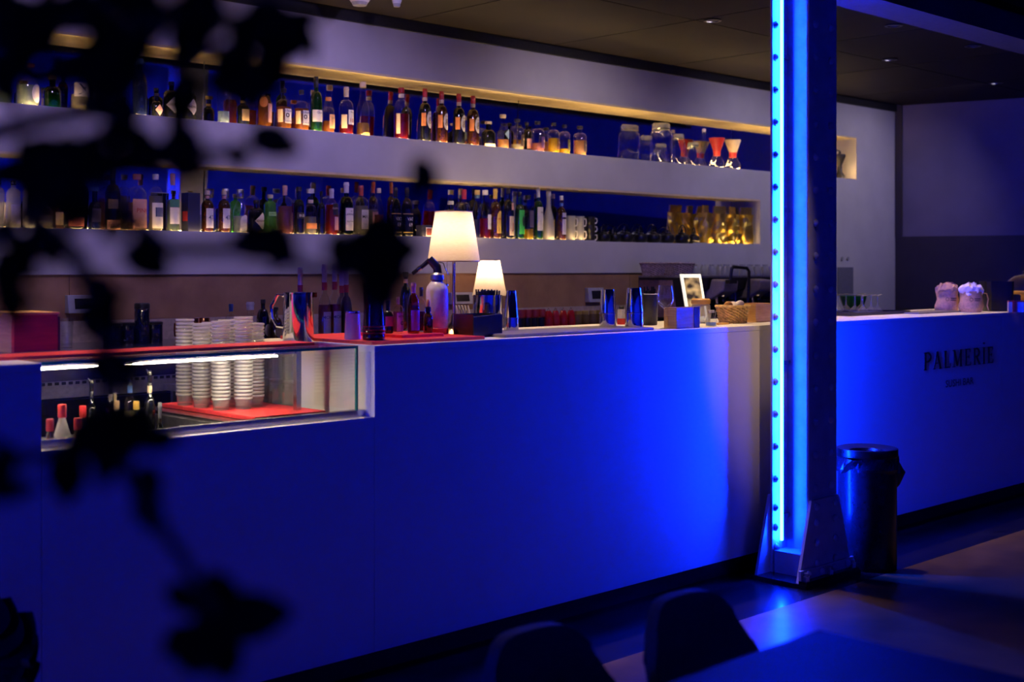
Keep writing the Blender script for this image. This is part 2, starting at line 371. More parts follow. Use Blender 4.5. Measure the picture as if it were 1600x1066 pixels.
# lettering on the bar, serif capitals built from strokes
M_letter = paint('black_lettering', (0.01, 0.01, 0.012), 0.5)
def slab(m, x0, y0, x1, y1, w):
    dx, dy = x1-x0, y1-y0; n = sqrt(dx*dx+dy*dy); px, py = -dy/n*w/2, dx/n*w/2
    m.prism([(x0-px, y0-py), (x1-px, y1-py), (x1+px, y1+py), (x0+px, y0+py)], 'y', -0.003, 0.0)
def letter(ch):
    m = MB(); S, T_ = 0.15, 0.055
    def stem(x): slab(m, x, 0, x, 1, S); slab(m, x-0.14, 0.02, x+0.14, 0.02, 0.045); slab(m, x-0.14, 0.98, x+0.14, 0.98, 0.045)
    def bowl(x, y0, y1, wd):
        c = (y0+y1)/2; h = (y1-y0)/2; q = [(x+wd*0.35, y1)]+[(x+wd*0.35+wd*0.65*cos(a), c+h*sin(a)) for a in [pi/2-pi*k/8 for k in range(1, 8)]]+[(x+wd*0.35, y0)]
        slab(m, x, y1-0.02, q[0][0], y1-0.02, T_)
        for k in range(len(q)-1): slab(m, *q[k], *q[k+1], 0.07+0.07*sin(pi*(k+0.5)/8))
        slab(m, x, y0+0.02, q[-1][0], y0+0.02, T_)
    if ch == 'P': stem(0.15); bowl(0.15, 0.46, 0.98, 0.5); w = 0.68
    if ch == 'R': stem(0.15); bowl(0.15, 0.48, 0.98, 0.5); slab(m, 0.38, 0.5, 0.68, 0.02, 0.14); slab(m, 0.58, 0.02, 0.82, 0.02, 0.045); w = 0.8
    if ch == 'A':
        slab(m, 0.10, 0, 0.40, 1, T_); slab(m, 0.40, 1, 0.72, 0, S); slab(m, 0.22, 0.34, 0.6, 0.34, 0.05)
        slab(m, 0, 0.02, 0.22, 0.02, 0.045); slab(m, 0.58, 0.02, 0.86, 0.02, 0.045); w = 0.84
    if ch == 'L': stem(0.15); slab(m, 0.15, 0.03, 0.6, 0.03, 0.06); slab(m, 0.6, 0, 0.64, 0.26, 0.05); w = 0.66
    if ch == 'E':
        stem(0.15); slab(m, 0.15, 0.03, 0.6, 0.03, 0.06); slab(m, 0.15, 0.97, 0.57, 0.97, 0.06); slab(m, 0.15, 0.52, 0.46, 0.52, 0.05)
        slab(m, 0.6, 0, 0.64, 0.24, 0.05); slab(m, 0.57, 1, 0.59, 0.8, 0.05); slab(m, 0.46, 0.42, 0.46, 0.62, 0.05); w = 0.68
    if ch == 'M':
        slab(m, 0.15, 0, 0.17, 1, T_); slab(m, 0.17, 1, 0.5, 0.06, S); slab(m, 0.5, 0.06, 0.82, 1, T_); slab(m, 0.85, 0, 0.85, 1, S)
        for x in (0.15, 0.85): slab(m, x-0.14, 0.02, x+0.14, 0.02, 0.045)
        slab(m, 0.02, 0.98, 0.2, 0.98, 0.045); slab(m, 0.82, 0.98, 1.0, 0.98, 0.045); w = 1.02
    if ch == 'I': stem(0.15); slab(m, 0.06, 1.25, 0.24, 1.25, 0.10); w = 0.32
    return m, w
(ux0, _, zb), sl = PV(1443, BAR, 580); ux1 = U(1552, BAR); LH = 0.096
total = sum(letter(c)[1] for c in 'PALMERIE')+0.20*7
k = (ux1-ux0)/total; xx = ux0
sign = thing('bar_lettering', 'black serif lettering PALMERIE with SUSHI BAR beneath on the bar front', 'sign', (0, BAR, 0))
zt = PV(1443, BAR, 579)[0][2]
for c in 'PALMERIE':
    m, wd = letter(c)
    m.v = [(xx+x*k, y, zt+z*LH) for x, y, z in m.v]; m.build('letter', M_letter, sign); xx += (wd+0.20)*k
ucen = U(1499, BAR); zs = PV(1499, BAR, 598)[0][2]
flat_text('SUSHI BAR', 0.056, ucen, -0.002, zs, sign, M_letter, 0.01, 0.62*(U(1521, BAR)-U(1477, BAR))/0.165)

# ---- glass display in the notch
dv = thing('glass_display', 'glass display case with steel frame set into the bar front', 'display case', (0, 0, 0))
VG = BAR+0.06
B(UN0+0.002, UN1-0.03, VG, VG+0.008, SILL+0.022, TOP-0.01).build('front_pane', G_pane, dv)
B(UN0+0.002, UN1-0.03, VG-0.006, VG+0.24, TOP-0.01, TOP-0.002).build('top_pane', G_pane, dv)
B(UN1-0.0385, UN1-0.03, VG, VG+0.24, SILL+0.022, TOP-0.01).build('end_pane', G_pane, dv)
B(UN0+0.002, UN1-0.03, VG-0.0085, VG-0.006, TOP-0.0105, TOP-0.0015).build('pane_edge', G_edge, dv)
B(UN1-0.0385, UN1-0.03, VG-0.0085, VG-0.0005, SILL+0.022, TOP-0.0105).build('pane_edge', G_edge, dv)
B(UN0+0.002, UN1-0.004, VG-0.012, VG+0.02, SILL, SILL+0.022).build('bottom_rail', M_steel, dv)
B(UN1-0.14, UN1-0.12, VG+0.20, VG+0.22, SILL, TOP-0.012).build('post', M_steel, dv)
B(UN0+0.002, UN1-0.12, VG+0.205, VG+0.225, TOP-0.034, TOP-0.012).build('light_rail', M_steel, dv)
B(UN0+0.02, UN1-0.22, VG+0.197, VG+0.2049, TOP-0.040, TOP-0.036).build('light_tube', emit('display_tube', (1.0, 0.80, 0.55), 190), dv)
# steel deck and sunken ingredient well inside
UD = 2.27
dk = MB().box(UD, UN1-0.001, BAR+0.08, BARB+0.22, SILL-0.012, SILL-0.002)
tag(dk.build('steel_deck', M_steel), 'brushed steel deck under the red mat inside the display', 'deck')
wl = thing('ingredient_well', 'sunken steel well full of bottles inside the glass display', 'well', (0, 0, 0))
B(UN0+0.002, UD-0.004, BAR+0.08, BARB+0.1, 0.702, 0.712).build('well_floor', M_blackm, wl)
B(UD-0.012, UD-0.002, BAR+0.08, BARB+0.1, 0.712, SILL-0.013).build('well_side', M_gsteel, wl)
B(UN0+0.002, UD-0.013, BARB+0.09, BARB+0.1, 0.712, SILL-0.06).build('well_back', M_gsteel, wl)
B(UN0+0.002, UD-0.013, BAR+0.34, BAR+0.346, 0.712, SILL-0.04).build('divider', M_gsteel, wl)
# red mats
def mat_tiles(lab, u0, u1, v0, v1, z, n, m=1, th=0.011, group=None):
    t = thing('red_bar_mat', lab, 'bar mat', (u0, v0, z))
    for i in range(n):
        for j in range(m):
            B((u1-u0)*i/n+0.0005, (u1-u0)*(i+1)/n-0.0005, (v1-v0)*j/m+0.0005, (v1-v0)*(j+1)/m-0.0005, 0, th).build('tile', M_redmat, t, bevel=0.0015)
    return t
mat_tiles('long narrow red rubber mat lying on the glass display top', UN0-0.32, U(487, VG+0.12), VG+0.10, VG+0.24, TOP-0.001, 6)
mat_tiles('red rubber mat on the steel deck under the plastic cups', 2.335, 2.625, 3.66, 4.28, SILL-0.001, 1, 4, 0.014)
mu0 = PZ(590, 541, TOP)[0]
mat_tiles('red rubber mat on the worktop under the bottles and soda siphon', UN1+0.005, U(755, BAR+0.03), BAR+0.02, BAR+0.58, TOP, 2, 4, 0.012)
mat_tiles('small red rubber mat stacked on the larger mat under the bitters bottles', UN1+0.22, U(694, BAR+0.12), BAR+0.12, BAR+0.4, TOP+0.0115, 1, 1, 0.012)
gm = thing('grey_bar_mat', 'long dark grey rubber mat under the upturned shaker tins', 'bar mat', (U(790, BAR+0.04), BAR+0.04, TOP))
B(0, U(1022, BAR+0.04)-U(790, BAR+0.04), 0, 0.27, 0, 0.012).build('mat', M_greymat, gm, bevel=0.003)

# ================================================================== BACK COUNTER
bc = thing('back_counter', 'low steel topped back counter under the bottle shelves', 'counter', (0, 0, 0))
B(-2, 8.9, 5.13, WALL+0.0, BACKT-0.03, BACKT).build('worktop', M_steel, bc)
B(-2, 8.9, WALL-0.02, WALL+0.0, BACKT, BACKT+0.10).build('upstand', paint('pale_upstand', (0.55, 0.42, 0.34), 0.5), wb)
B(-2, 8.9, 5.15, 5.17, 0.93, BACKT-0.03).build('fascia', M_steel, bc)
B(-2, 8.9, 5.148, 5.168, 0.86, 0.93).build('vent_strip', paint('beige_metal', (0.40, 0.36, 0.31), 0.5), bc)
sm = MB()
for i in range(80): sm.box(1.6+i*0.03, 1.618+i*0.03, 5.146, 5.149, 0.915, 0.927)
so = sm.build('vent_slots', M_blackm, bc); so['kind'] = 'stuff'
for i in range(9):
    d = B(-1.9+i*1.2+0.01, -1.9+(i+1)*1.2-0.01, 5.15, 5.17, 0.08, 0.85).build('door', M_black, bc)
    B(-1.9+i*1.2+0.1, -1.9+i*1.2+0.5, 5.125, 5.149, 0.79, 0.81).build('handle', M_steel, d)
B(-2, 8.9, 5.175, WALL-0.03, 0.0, BACKT-0.031).build('carcass', M_blackm, bc)

# ================================================================== COLUMN
M_led = emit('blue_led', (0.0006, 0.016, 1.0), 1300)
M_fillr = emit('blue_fill_hall', (0.0006, 0.010, 1.0), 620)  # emission of the added hall strips, blue fill for the room
CV0, CV1 = 3.18, 3.385
CU0, CU1 = U(1264, CV0), U(1307, CV0)
CW = CU1-CU0; CC = (CU0+CU1)/2
rv_me = L([(0.018, 0), (0.017, 0.006), (0.011, 0.013), (0.0, 0.016)], 10).mesh('rivet'); rv_me.materials.append(M_col)
for p in rv_me.polygons: p.use_smooth = True
def column(u, v, label, rivets=True, H=2.68):
    t = thing('riveted_column', label, 'column', (u, v, 0))
    h = CW/2; d = CV1-CV0
    B(-h, h, 0, 0.012, 0.02, H).build('flange', M_col, t)
    B(-h, h, d-0.012, d, 0.02, H).build('flange', M_col, t)
    B(-0.006, 0.006, 0.012, d-0.012, 0.02, H).build('web', M_col, t)
    for s in (-1, 1):
        for y0, y1 in ((0.0121, 0.020), (d-0.020, d-0.0121)):
            x0, x1 = sorted((s*0.0061, s*0.050)); B(x0, x1, y0, y1, 0.02, H).build('angle_iron', M_col, t)
    gw = 0.215
    for y0, y1 in ((-0.014, -0.0001), (d+0.0001, d+0.014)):
        MB().prism([(-gw, 0.02), (gw, 0.02), (h, 0.37), (-h, 0.37)], 'y', y0, y1).build('gusset_plate', M_col, t)
    B(-gw-0.01, gw+0.01, -0.058, d+0.058, 0, 0.02).build('base_plate', M_strip, t)
    B(-gw, gw, -0.055, -0.0145, 0.0201, 0.032).build('base_angle', M_strip, t)
    B(-gw, gw, -0.026, -0.0145, 0.032, 0.075).build('base_angle', M_col, t)
    B(-h*0.98, -0.0063, 0.022, d-0.022, 0.0205, 0.12).build('base_angle', M_col, t)
    for x in (-0.19, 0.0, 0.19):
        nb = MB().lathe([(0.016, 0.032), (0.016, 0.052)], 6, c=(x, -0.037, 0)).lathe([(0.009, 0.052), (0.009, 0.066)], 10, c=(x, -0.037, 0))
        nb.build('anchor_bolt', M_gsteel, t)
    if rivets:
        def rv(x, y, z, rx):
            o = bpy.data.objects.new('rivet', rv_me); COL.objects.link(o); o.parent = t; o.location = (x, y, z); o.rotation_euler = rx
        zz = [0.42+0.148*i for i in range(16)]
        for z in zz:
            for x in (-0.062, 0.062): rv(x, 0.0, z, (pi/2, 0, 0))
            rv(-0.087, d-0.012, z+0.02, (pi/2, 0, 0))
        for z in (0.09, 0.18, 0.27, 0.34):
            for x in (-0.075, 0.075): rv(x, -0.014, z, (pi/2, 0, 0))
            if z < 0.3: rv(-0.087, d-0.012, z+0.04, (pi/2, 0, 0))
        for x in (-0.16, -0.05, 0.05, 0.16): rv(x, -0.026, 0.053, (pi/2, 0, 0))
    return t
def led(u, v, label, side, z0=0.16, z1=2.66, m=None):
    t = thing('led_strip', label, 'light strip', (u, v, 0), 0, 'led strips on columns')
    d = CV1-CV0; x = side*0.058; y = d-0.035
    B(min(x, x+side*0.004), max(x, x+side*0.004), y-0.002, y+0.013, z0, z1).build('channel', M_gsteel, t)
    B(min(x+side*0.0042, x+side*0.012), max(x+side*0.0042, x+side*0.012), y, y+0.011, z0, z1).build('diode_tape', m or M_led, t)
    for z in (z0+0.1, z0+0.8, z0+1.5, z1-0.3):
        B(min(side*0.0062, x), max(side*0.0062, x), y, y+0.012, z, z+0.02).build('clip', M_gsteel, t)
column(CC, CV0, 'blue lit riveted steel column standing before the bar')
led(CC, CV0, 'glowing blue light strip running up the riveted column, left of web', -1)
led(CC, CV0, 'glowing blue light strip on the far side of the riveted column web', 1)
column(CC-5.8, CV0, 'added unseen riveted column carrying a blue fill strip by the bar end', False)  # unseen column, added to hold a blue fill strip for the bar
led(CC-5.8, CV0, 'added blue fill strip on the unseen column by the bar end', 1, 1.2, 2.66, emit('blue_fill_end', (0.0006, 0.012, 1.0), 850))
for uu in (CC-5.8, CC):  # hall columns added behind the camera to supply blue ambient light
    column(uu, -4.9, 'added riveted column carrying blue fill strips in the hall behind, seen only in the mirrors', False, 4.2)
    for sd in (-1, 1): led(uu, -4.9, 'added blue fill strip on a hall column behind, seen only in the mirrors', sd, 0.3, 4.1, M_fillr)
# warm tape lying on the shelves behind the front lip (hidden from below, lights bottles and soffits)
for z, u0, u1, st, lab in ((Z_US, 1.0, UU-0.05, 115, 'thin warm light tape lying along the upper bottle shelf'), (Z_LS, 1.0, U(925, WALL), 38, 'thin warm light tape lying along the lower bottle shelf'), (Z_LS, U(1086, WALL), UL-0.05, 38, 'short warm light tape lying under the gold foil bags')):
    t = thing('light_tape', lab, 'light strip', (0, 0, z))
    B(u0-.02, u1+.04, WALL, WALL+0.004, 0, 0.007).build('lip', M_wall, t)
    B(u0, u1, WALL+0.005, WALL+0.012, 0, 0.003).build('tape', emit('warm_tape_%d' % st, (1.0, 0.62, 0.22), st), t)

# ================================================================== BOTTLES
W_, CR, PK, LV, BK, OR_, YE, GN, RD, BL, TN = (0.75, 0.72, 0.70), (0.72, 0.58, 0.38), (0.70, 0.38, 0.34), (0.50, 0.48, 0.68), (0.015, 0.015, 0.018), (0.80, 0.30, 0.08), (0.75, 0.50, 0.10), (0.05, 0.55, 0.08), (0.50, 0.03, 0.03), (0.10, 0.22, 0.60), (0.35, 0.25, 0.12)
STY = dict(bord=(.60, .74, .36), whis=(.60, .74, .33), burg=(.40, .80, .34), squat=(.52, .70, .36), apoth=(.66, .78, .30),
           taper=(.30, .76, .36), bell=(.45, .80, .42), tall=(.74, .84, .36), malt=(.55, .78, .34), block=(.60, .66, .34), gin=(.50, .66, .42))
def profile(st, r, H, top=1.0):
    sh, nk, nr = STY[st]; p = [(r*0.90, 0), (r*0.98, 0.008*H/0.3), (r, 0.02*H/0.3), (r, sh*H)]
    for i in range(1, 7):
        q = i/6
        if st in ('taper', 'bell', 'burg'): f = 0.5+0.5*cos(pi*q)
        else: f = sqrt(max(0, 1-q*q))*0.75+0.25*(1-q)
        p.append((r*nr+(r-r*nr)*f, (sh+(nk-sh)*q)*H))
    p += [(r*nr*0.97, 0.93*H), (r*nr*1.12, 0.935*H), (r*nr*1.12, 0.955*H), (r*nr, 0.96*H), (r*nr, top*0.985*H)]
    return p
def label_patch(t, mat, r, z0, z1, half, rot, shape='rect', sq=2.0, name='label'):
    N = 14; vs = []; fs = []; zc, h = (z0+z1)/2, (z1-z0)/2
    for i in range(N+1):
        q = -1+2*i/N
        e = {'rect': 1, 'oval': sqrt(max(0, 1-q*q)), 'diamond': 1-abs(q), 'arch': 1}[shape]
        lo, hi = zc-h*e, zc+h*e
        if shape == 'arch': hi = zc+h*(0.2+0.8*sqrt(max(0, 1-q*q)))
        a = rot+q*half; ca, sa = sin(a), -cos(a)
        k = 1.0 if sq == 2 else (abs(ca)**sq+abs(sa)**sq)**(-1/sq)
        for rr in (r*1.004+0.0006,):
            vs += [(rr*k*ca, rr*k*sa, lo), (rr*k*ca, rr*k*sa, hi)]
    fs = [(2*i, 2*i+2, 2*i+3, 2*i+1) for i in range(N)]
    return MB().add(vs, fs).build(name, mat, t, smooth=True)
def make_bottle(lab, loc, r, H, st, gl, cap=BK, lb=None, liq=None, txt=None, sq=2.0, captype='screw', neck=None, lb2=None, group=None, cat='bottle', rz=0.0):
    t = thing('bottle', lab, cat, loc, rz, group); see = gl in ('clear', 'green', 'lime', 'amber', 'blue', 'frost')
    sh, nk, nr = STY[st]
    L(profile(st, r, H), 22, sq=sq).build('body', GL[gl], t, smooth=True)
    if liq and see:
        c, f = liq; zt = f*H; q = [(rr*0.93, max(z, 0.006)) for rr, z in profile(st, r, H) if z < zt]
        q.append((q[-1][0]*0.99, zt)); L(q, 18, sq=sq).build('liquid', liquid(c), t, smooth=True)
    n = r*nr
    if captype == 'screw': L([(n*1.16, 0.90*H), (n*1.18, 0.905*H), (n*1.16, 0.995*H), (n*1.05, H)], 14).build('cap', pc(cap, 0.35), t, smooth=True)
    elif captype == 'foil': L([(n*1.06, 0.80*H), (n*1.08, 0.93*H), (n*1.2, 0.935*H), (n*1.2, 0.96*H), (n*1.1, 0.965*H), (n*1.08, H)], 14).build('cap', pc(cap, 0.35), t, smooth=True)
    elif captype == 'cork': L([(n*0.95, 0.90*H), (n*1.45, 0.905*H), (n*1.5, 0.99*H), (n*1.3, H)], 16).build('stopper', pc(cap, 0.5), t, smooth=True)
    elif captype == 'wide': L([(n*1.25, 0.80*H), (n*1.3, 0.81*H), (n*1.3, 0.99*H), (n*1.2, H)], 18).build('stopper', M_steel if cap == 'steel' else pc(cap, 0.4), t, smooth=True)
    elif captype == 'pour':
        m = MB().lathe([(n*1.1, 0.80*H), (n*1.15, 0.86*H), (n*0.5, 0.89*H)], 12)
        m.build('stopper', M_black, t, smooth=True)
        MB().tube([(0, 0, 0.88*H), (0.0, 0, 0.95*H), (-0.012, 0, H)], [0.005, 0.004, 0.003], 8).build('spout', M_chrome, t, smooth=True)
    if lb:
        shp, z0, z1, half, col, rot = lb
        lo = label_patch(t, pc(col, 0.55), r, z0*H, z1*H, radians(half), radians(rot), shp, sq)
        if txt:
            for (s, zf, size, tc, ws) in txt:
                if sq == 2: wrap_text(s, size, r*1.004+0.0016, zf*H, lo, pc(tc, 0.5), radians(rot), 1, 0.01, ws)
                else: flat_text(s, size, 0, -r*1.004-0.0022, zf*H, lo, pc(tc, 0.5), 0.01, ws)
    if lb2:
        shp, z0, z1, half, col, rot = lb2; label_patch(t, pc(col, 0.55), r, z0*H, z1*H, radians(half), radians(rot), shp, sq, 'side_label')
    if neck: label_patch(t, pc(neck, 0.5), n*1.0+0.0006, (nk+0.03)*H, (nk+0.10)*H, pi*0.98, 0, 'rect', 2.0, 'neck_label')
    return t
def shelf_bottle(lab, x, yt, w, z, st, gl, row=0, **k):
    v = WALL+0.06+0.085*row
    (u, v, _), s = PV(x, v); ang = math.atan((x-CX)/FPX)
    r = max(0.018, min(0.058, w/2*s*cos(ang))); H = (CAMH+(HY-yt)*s)-z
    sq = k.get('sq', 2.0)
    if sq > 2: r *= 0.86
    v2 = WALL+0.016+r+(0.09 if row else 0); (u, v2, _), s = PV(x, v2); H = (CAMH+(HY-yt)*s)-z
    return make_bottle(lab, (u, v2, z), r, H, st, gl, group=k.pop('group', None), **k)
GU, GLo = 'bottles on the upper shelf', 'bottles on the lower shelf'
AMB, RED, PAL, YEL, PEA, ROS = (0.45, 0.16, 0.03), (0.30, 0.02, 0.02), (0.55, 0.50, 0.38), (0.80, 0.55, 0.03), (0.75, 0.45, 0.22), (0.5, 0.2, 0.2)
def up(lab, x, yt, w, st, gl, **k): return shelf_bottle(lab, x, yt, w, Z_US, st, gl, group=GU, **k)
def lo(lab, x, yt, w, st, gl, **k): return shelf_bottle(lab, x, yt, w, Z_LS, st, gl, group=GLo, **k)
up('squat clear tequila bottle with round blue seal beside green bottle, upper shelf', 43, 99, 38, 'gin', 'clear', cap=(0.45, 0.12, 0.08), captype='cork', liq=((0.5, 0.6, 0.6), .5), lb=('oval', .10, .52, 30, LV, 28))
up('squat olive green bottle between two clear bottles on the upper shelf', 82, 119, 28, 'squat', 'green', cap=TN, captype='cork', liq=((0.3, 0.3, 0.05), .5))
up('clear square shouldered bottle with white label and dark blue flourish, upper shelf', 125, 108, 31, 'block', 'clear', cap=W_, captype='cork', liq=(PAL, .4), lb=('rect', .34, .66, 60, W_, 0), txt=[('X', .5, .075, (0.05, 0.06, 0.2), 1.0)])
up('narrow dark bottle with a sliver of pale label, upper shelf behind leaves', 150, 101, 17, 'bord', 'navy', lb=('rect', .1, .42, 30, LV, -30))
up('plain navy bottle with round blue stopper on the upper shelf behind leaves', 218, 92, 24, 'malt', 'navy', cap=BL, captype='cork')
up('short dark bottle with pale peach label beside the diamond label pair', 245, 146, 20, 'squat', 'dark', lb=('diamond', .1, .55, 40, PK, 0))
up('black apothecary bottle with lilac diamond label, upper shelf, beside squat dark bottle', 268, 128, 27, 'apoth', 'dark', lb=('diamond', .16, .60, 58, LV, -5), txt=[('HENDRICK\'S', .38, .017, BK, 1.0)])
up('black apothecary bottle with lilac diamond label, upper shelf, next to tall clear bottle', 294, 132, 25, 'apoth', 'dark', lb=('diamond', .16, .60, 52, LV, 12), txt=[('HENDRICK\'S', .38, .016, BK, 1.0)])
up('tall slim clear bottle with square shoulders on the upper shelf', 349, 127, 20, 'tall', 'clear', cap=CR, captype='screw', liq=((0.3, 0.4, 0.6), .3))
up('small dark decanter with golden collar beside tall clear bottle', 380, 145, 20, 'gin', 'dark', cap=YE, captype='cork', neck=YE, lb=('rect', .15, .5, 40, TN, 0))
up('whiskey bottle with round orange emblem on its tapered shoulders', 413, 131, 23, 'malt', 'clear', cap=BK, liq=(AMB, .72), lb=('oval', .46, .70, 35, OR_, -38), lb2=('rect', .12, .55, 32, PK, 30))
for x, yt, w, lab in ((443, 138, 26, 'square bourbon bottle with white label, beside the orange emblem bottle'), (471, 141, 25, 'square bourbon bottle with white label, beside tall green bottle')):
    up(lab, x, yt, w, 'whis', 'clear', cap=BK, liq=(AMB, .55), lb=('rect', .15, .50, 30, W_, 8), lb2=('rect', .17, .48, 24, CR, -62), sq=3.2,
       txt=[('Jim Beam', .45, .017, (0.05, 0.08, 0.3), .85), ('o', .36, .05, BK, 1.0), ('BOURBON', .20, .012, (0.1, 0.15, 0.5), .9)])
up('tall dark green whisky bottle with plain white label on the upper shelf', 494, 120, 19, 'bord', 'dgreen', cap=BK, captype='foil', lb=('rect', .19, .40, 70, W_, 0), txt=[('Glen', .35, .018, (0.2, 0.2, 0.3), 1.0)])
up('small square shouldered bottle with orange stopper and cream label', 513, 152, 20, 'whis', 'clear', cap=OR_, captype='cork', liq=(AMB, .34), lb=('rect', .14, .52, 42, PEA, 18), txt=[('SHIN', .42, .014, TN, 1.0)])
up('bourbon bottle with white label reading 101 on the upper shelf', 541, 136, 23, 'whis', 'clear', cap=CR, captype='foil', liq=(RED, .22), lb=('rect', .22, .52, 36, W_, 18), lb2=('rect', .14, .42, 24, CR, -52), txt=[('WILD', .47, .012, BK, 1.0), ('101', .30, .030, RD, 1.0)])
up('tall tapered clear bottle without front label between the 101 bourbon and red capped whisky', 567, 128, 21, 'bell', 'clear', cap=CR, captype='screw', liq=((0.35, 0.20, 0.08), .25), lb=('oval', .0, .08, 40, YE, 0))  # yellow oval at the foot paints in the glow under the bottle
up('round shouldered amber whisky bottle with dark red cap on the upper shelf', 627, 137, 24, 'malt', 'clear', cap=(0.25, 0.01, 0.02), captype='screw', liq=(RED, .50), lb=('rect', .12, .50, 16, CR, -62), lb2=('rect', .12, .5, 16, W_, 55), neck=W_)
for i, (x, yt, w, lab) in enumerate(((664, 139, 19, 'red capped bottle with oval white label, first beside the dark capped whisky'), (690, 143, 19, 'red capped bottle with oval white label, second from the amber whisky'),
                                  (717, 147, 19, 'red capped bottle with oval white label, third from the amber whisky'), (739, 150, 19, 'red capped bottle with oval white label, beside the squat dark flask'))):
    up(lab, x, yt, w, 'bord', 'brown' if i % 2 else 'dark', cap=(0.42, 0.02, 0.03), captype='foil', lb=('oval', .26, .58, 42, W_, 20), lb2=('rect', .30, .54, 22, OR_, -52), neck=CR,
       txt=[('CAMPO', .52, .012, TN, 1.0), ('&', .40, .06, TN, 1.0)])
    (u, v, _), s = PV(x, WALL+0.008)
up('squat black flask with pale cork on the upper shelf', 763, 190, 22, 'squat', 'dark', cap=CR, captype='cork', lb=('rect', .06, .16, 70, CR, 0))
up('tapered clear bottle with pale blue diamond label and peach liquid', 786, 179, 19, 'taper', 'clear', cap=CR, captype='cork', liq=(PEA, .28), lb=('diamond', .28, .58, 45, (0.35, 0.55, 0.65), 20))
for x, yt, w, lab, lq, lc in ((808, 186, 22, 'round shouldered gin bottle with dark label, pale liquid, beside tapered clear bottle', (PAL, .2), (0.05, 0.03, 0.03)),
                         (840, 190, 22, 'round shouldered gin bottle with violet label and rose liquid', (ROS, .3), (0.08, 0.03, 0.16)),
                         (865, 192, 19, 'round shouldered gin bottle filled with bright yellow liquid', (YEL, .5), (0.12, 0.05, 0.03)),
                         (882, 195, 18, 'round shouldered gin bottle with olive label beside the bright yellow one', (YEL, .2), (0.10, 0.10, 0.03)),
                         (906, 197, 21, 'round shouldered gin bottle with amber liquid, last of the gins', (PEA, .52), (0.07, 0.05, 0.08))):
    up(lab, x, yt, w, 'apoth', 'clear', cap=BK, captype='cork', liq=lq, lb=('rect', .14, .50, 40, lc, 30), txt=[('GIN', .36, .018, CR, 1.0)])
up('dark narrow bottle half hidden behind two gin bottles', 823, 191, 16, 'apoth', 'dark', row=1, cap=BK, captype='cork', lb=('rect', .14, .46, 40, PK, 0))
# ---- lower shelf
lo('frosted square bottle with grey label, first on the lower shelf', 21, 282, 24, 'tall', 'frost', cap=BK, lb=('rect', .1, .5, 40, LV, 0), sq=4)
lo('frosted square bottle with navy upper label on the lower shelf', 46, 280, 22, 'tall', 'frost', cap=BK, lb=('rect', .42, .62, 40, (0.05, 0.06, 0.15), 0), sq=4)
lo('faceted clear square decanter on the lower shelf', 70, 304, 26, 'gin', 'clear', cap=CR, captype='cork', liq=(PAL, .4), sq=5)
lo('short bottle with cream label beside faceted decanter', 91, 298, 17, 'whis', 'brown', lb=('rect', .12, .45, 50, CR, 0))
lo('wide dark bottle with low maroon label behind leaves, lower shelf', 116, 282, 31, 'malt', 'dark', lb=('rect', .08, .26, 60, (0.2, 0.05, 0.04), 0))
lo('navy ribbed bottle behind leaves on the lower shelf', 148, 292, 20, 'gin', 'navy', cap=BL, captype='cork', lb=('rect', .2, .5, 50, (0.06, 0.05, 0.12), 0))
lo('tall dark bottle with pinkish cream label beside pink labelled bottle', 176, 262, 24, 'bord', 'dark', captype='foil', cap=BK, lb=('rect', .02, .17, 70, PK, 0), lb2=('rect', .35, .5, 40, TN, -20))
lo('round shouldered clear bottle with large pink label on the lower shelf', 214, 272, 31, 'apoth', 'clear', cap=(0.45, 0.15, 0.15), captype='cork', liq=(PEA, .5), lb=('rect', .06, .56, 60, PK, 8), txt=[('PINK', .36, .030, RD, 1.0)])
lo('clear bottle with white and navy label and pale stopper, lower shelf', 243, 272, 23, 'apoth', 'clear', cap=W_, captype='cork', liq=(PAL, .62), lb=('rect', .06, .50, 62, W_, 8), lb2=('rect', .26, .42, 40, (0.03, 0.05, 0.16), 10))
lo('clear bottle with white paper label and green band, lower shelf', 270, 271, 21, 'bord', 'clear', cap=PK, captype='foil', liq=((0.3, 0.4, 0.3), .55), lb=('rect', .14, .42, 62, W_, 10), lb2=('rect', .43, .56, 62, (0.05, 0.20, 0.14), 10))
t = thing('gift_box', 'dark navy bottle gift box with red side stripe on lower shelf', 'box', PV(298, WALL+0.06)[0][:2]+(Z_LS,))
B(-0.035, 0.035, -0.035, 0.035, 0, 0.205).build('carton', pc((0.01, 0.012, 0.04), 0.4), t, bevel=0.002)
B(-0.0362, -0.035, -0.03, 0.02, 0.06, 0.11).build('side_stripe', pc(RD, 0.5), t)
for x, lab in ((324, 'dark apothecary bottle with pale blue framed label beside navy gift box'), (350, 'dark apothecary bottle with pale blue framed label beside steel stoppered bottle')):
    lo(lab, x, 298, 19, 'apoth', 'brown', cap=CR, captype='cork', neck=PK, lb=('rect', .12, .58, 50, LV, 10), txt=[('47', .36, .032, (0.06, 0.07, 0.2), 1.0)])
lo('clear bell shaped bottle with broad steel stopper half hidden behind the apothecary bottle', 352, 295, 22, 'bell', 'clear', row=1, cap='steel', captype='wide', liq=((.5, .6, .8), .3))
lo('clear bell shaped bottle with broad steel stopper and white label', 375, 296, 22, 'bell', 'clear', cap='steel', captype='wide', liq=((.6, .65, .75), .4), lb=('arch', .06, .42, 50, LV, 20))
lo('black apothecary bottle with white diamond label on the lower shelf', 400, 313, 25, 'apoth', 'dark', lb=('diamond', .12, .64, 62, W_, 22), txt=[('HENDRICK\'S', .38, .016, BK, 1.0)])
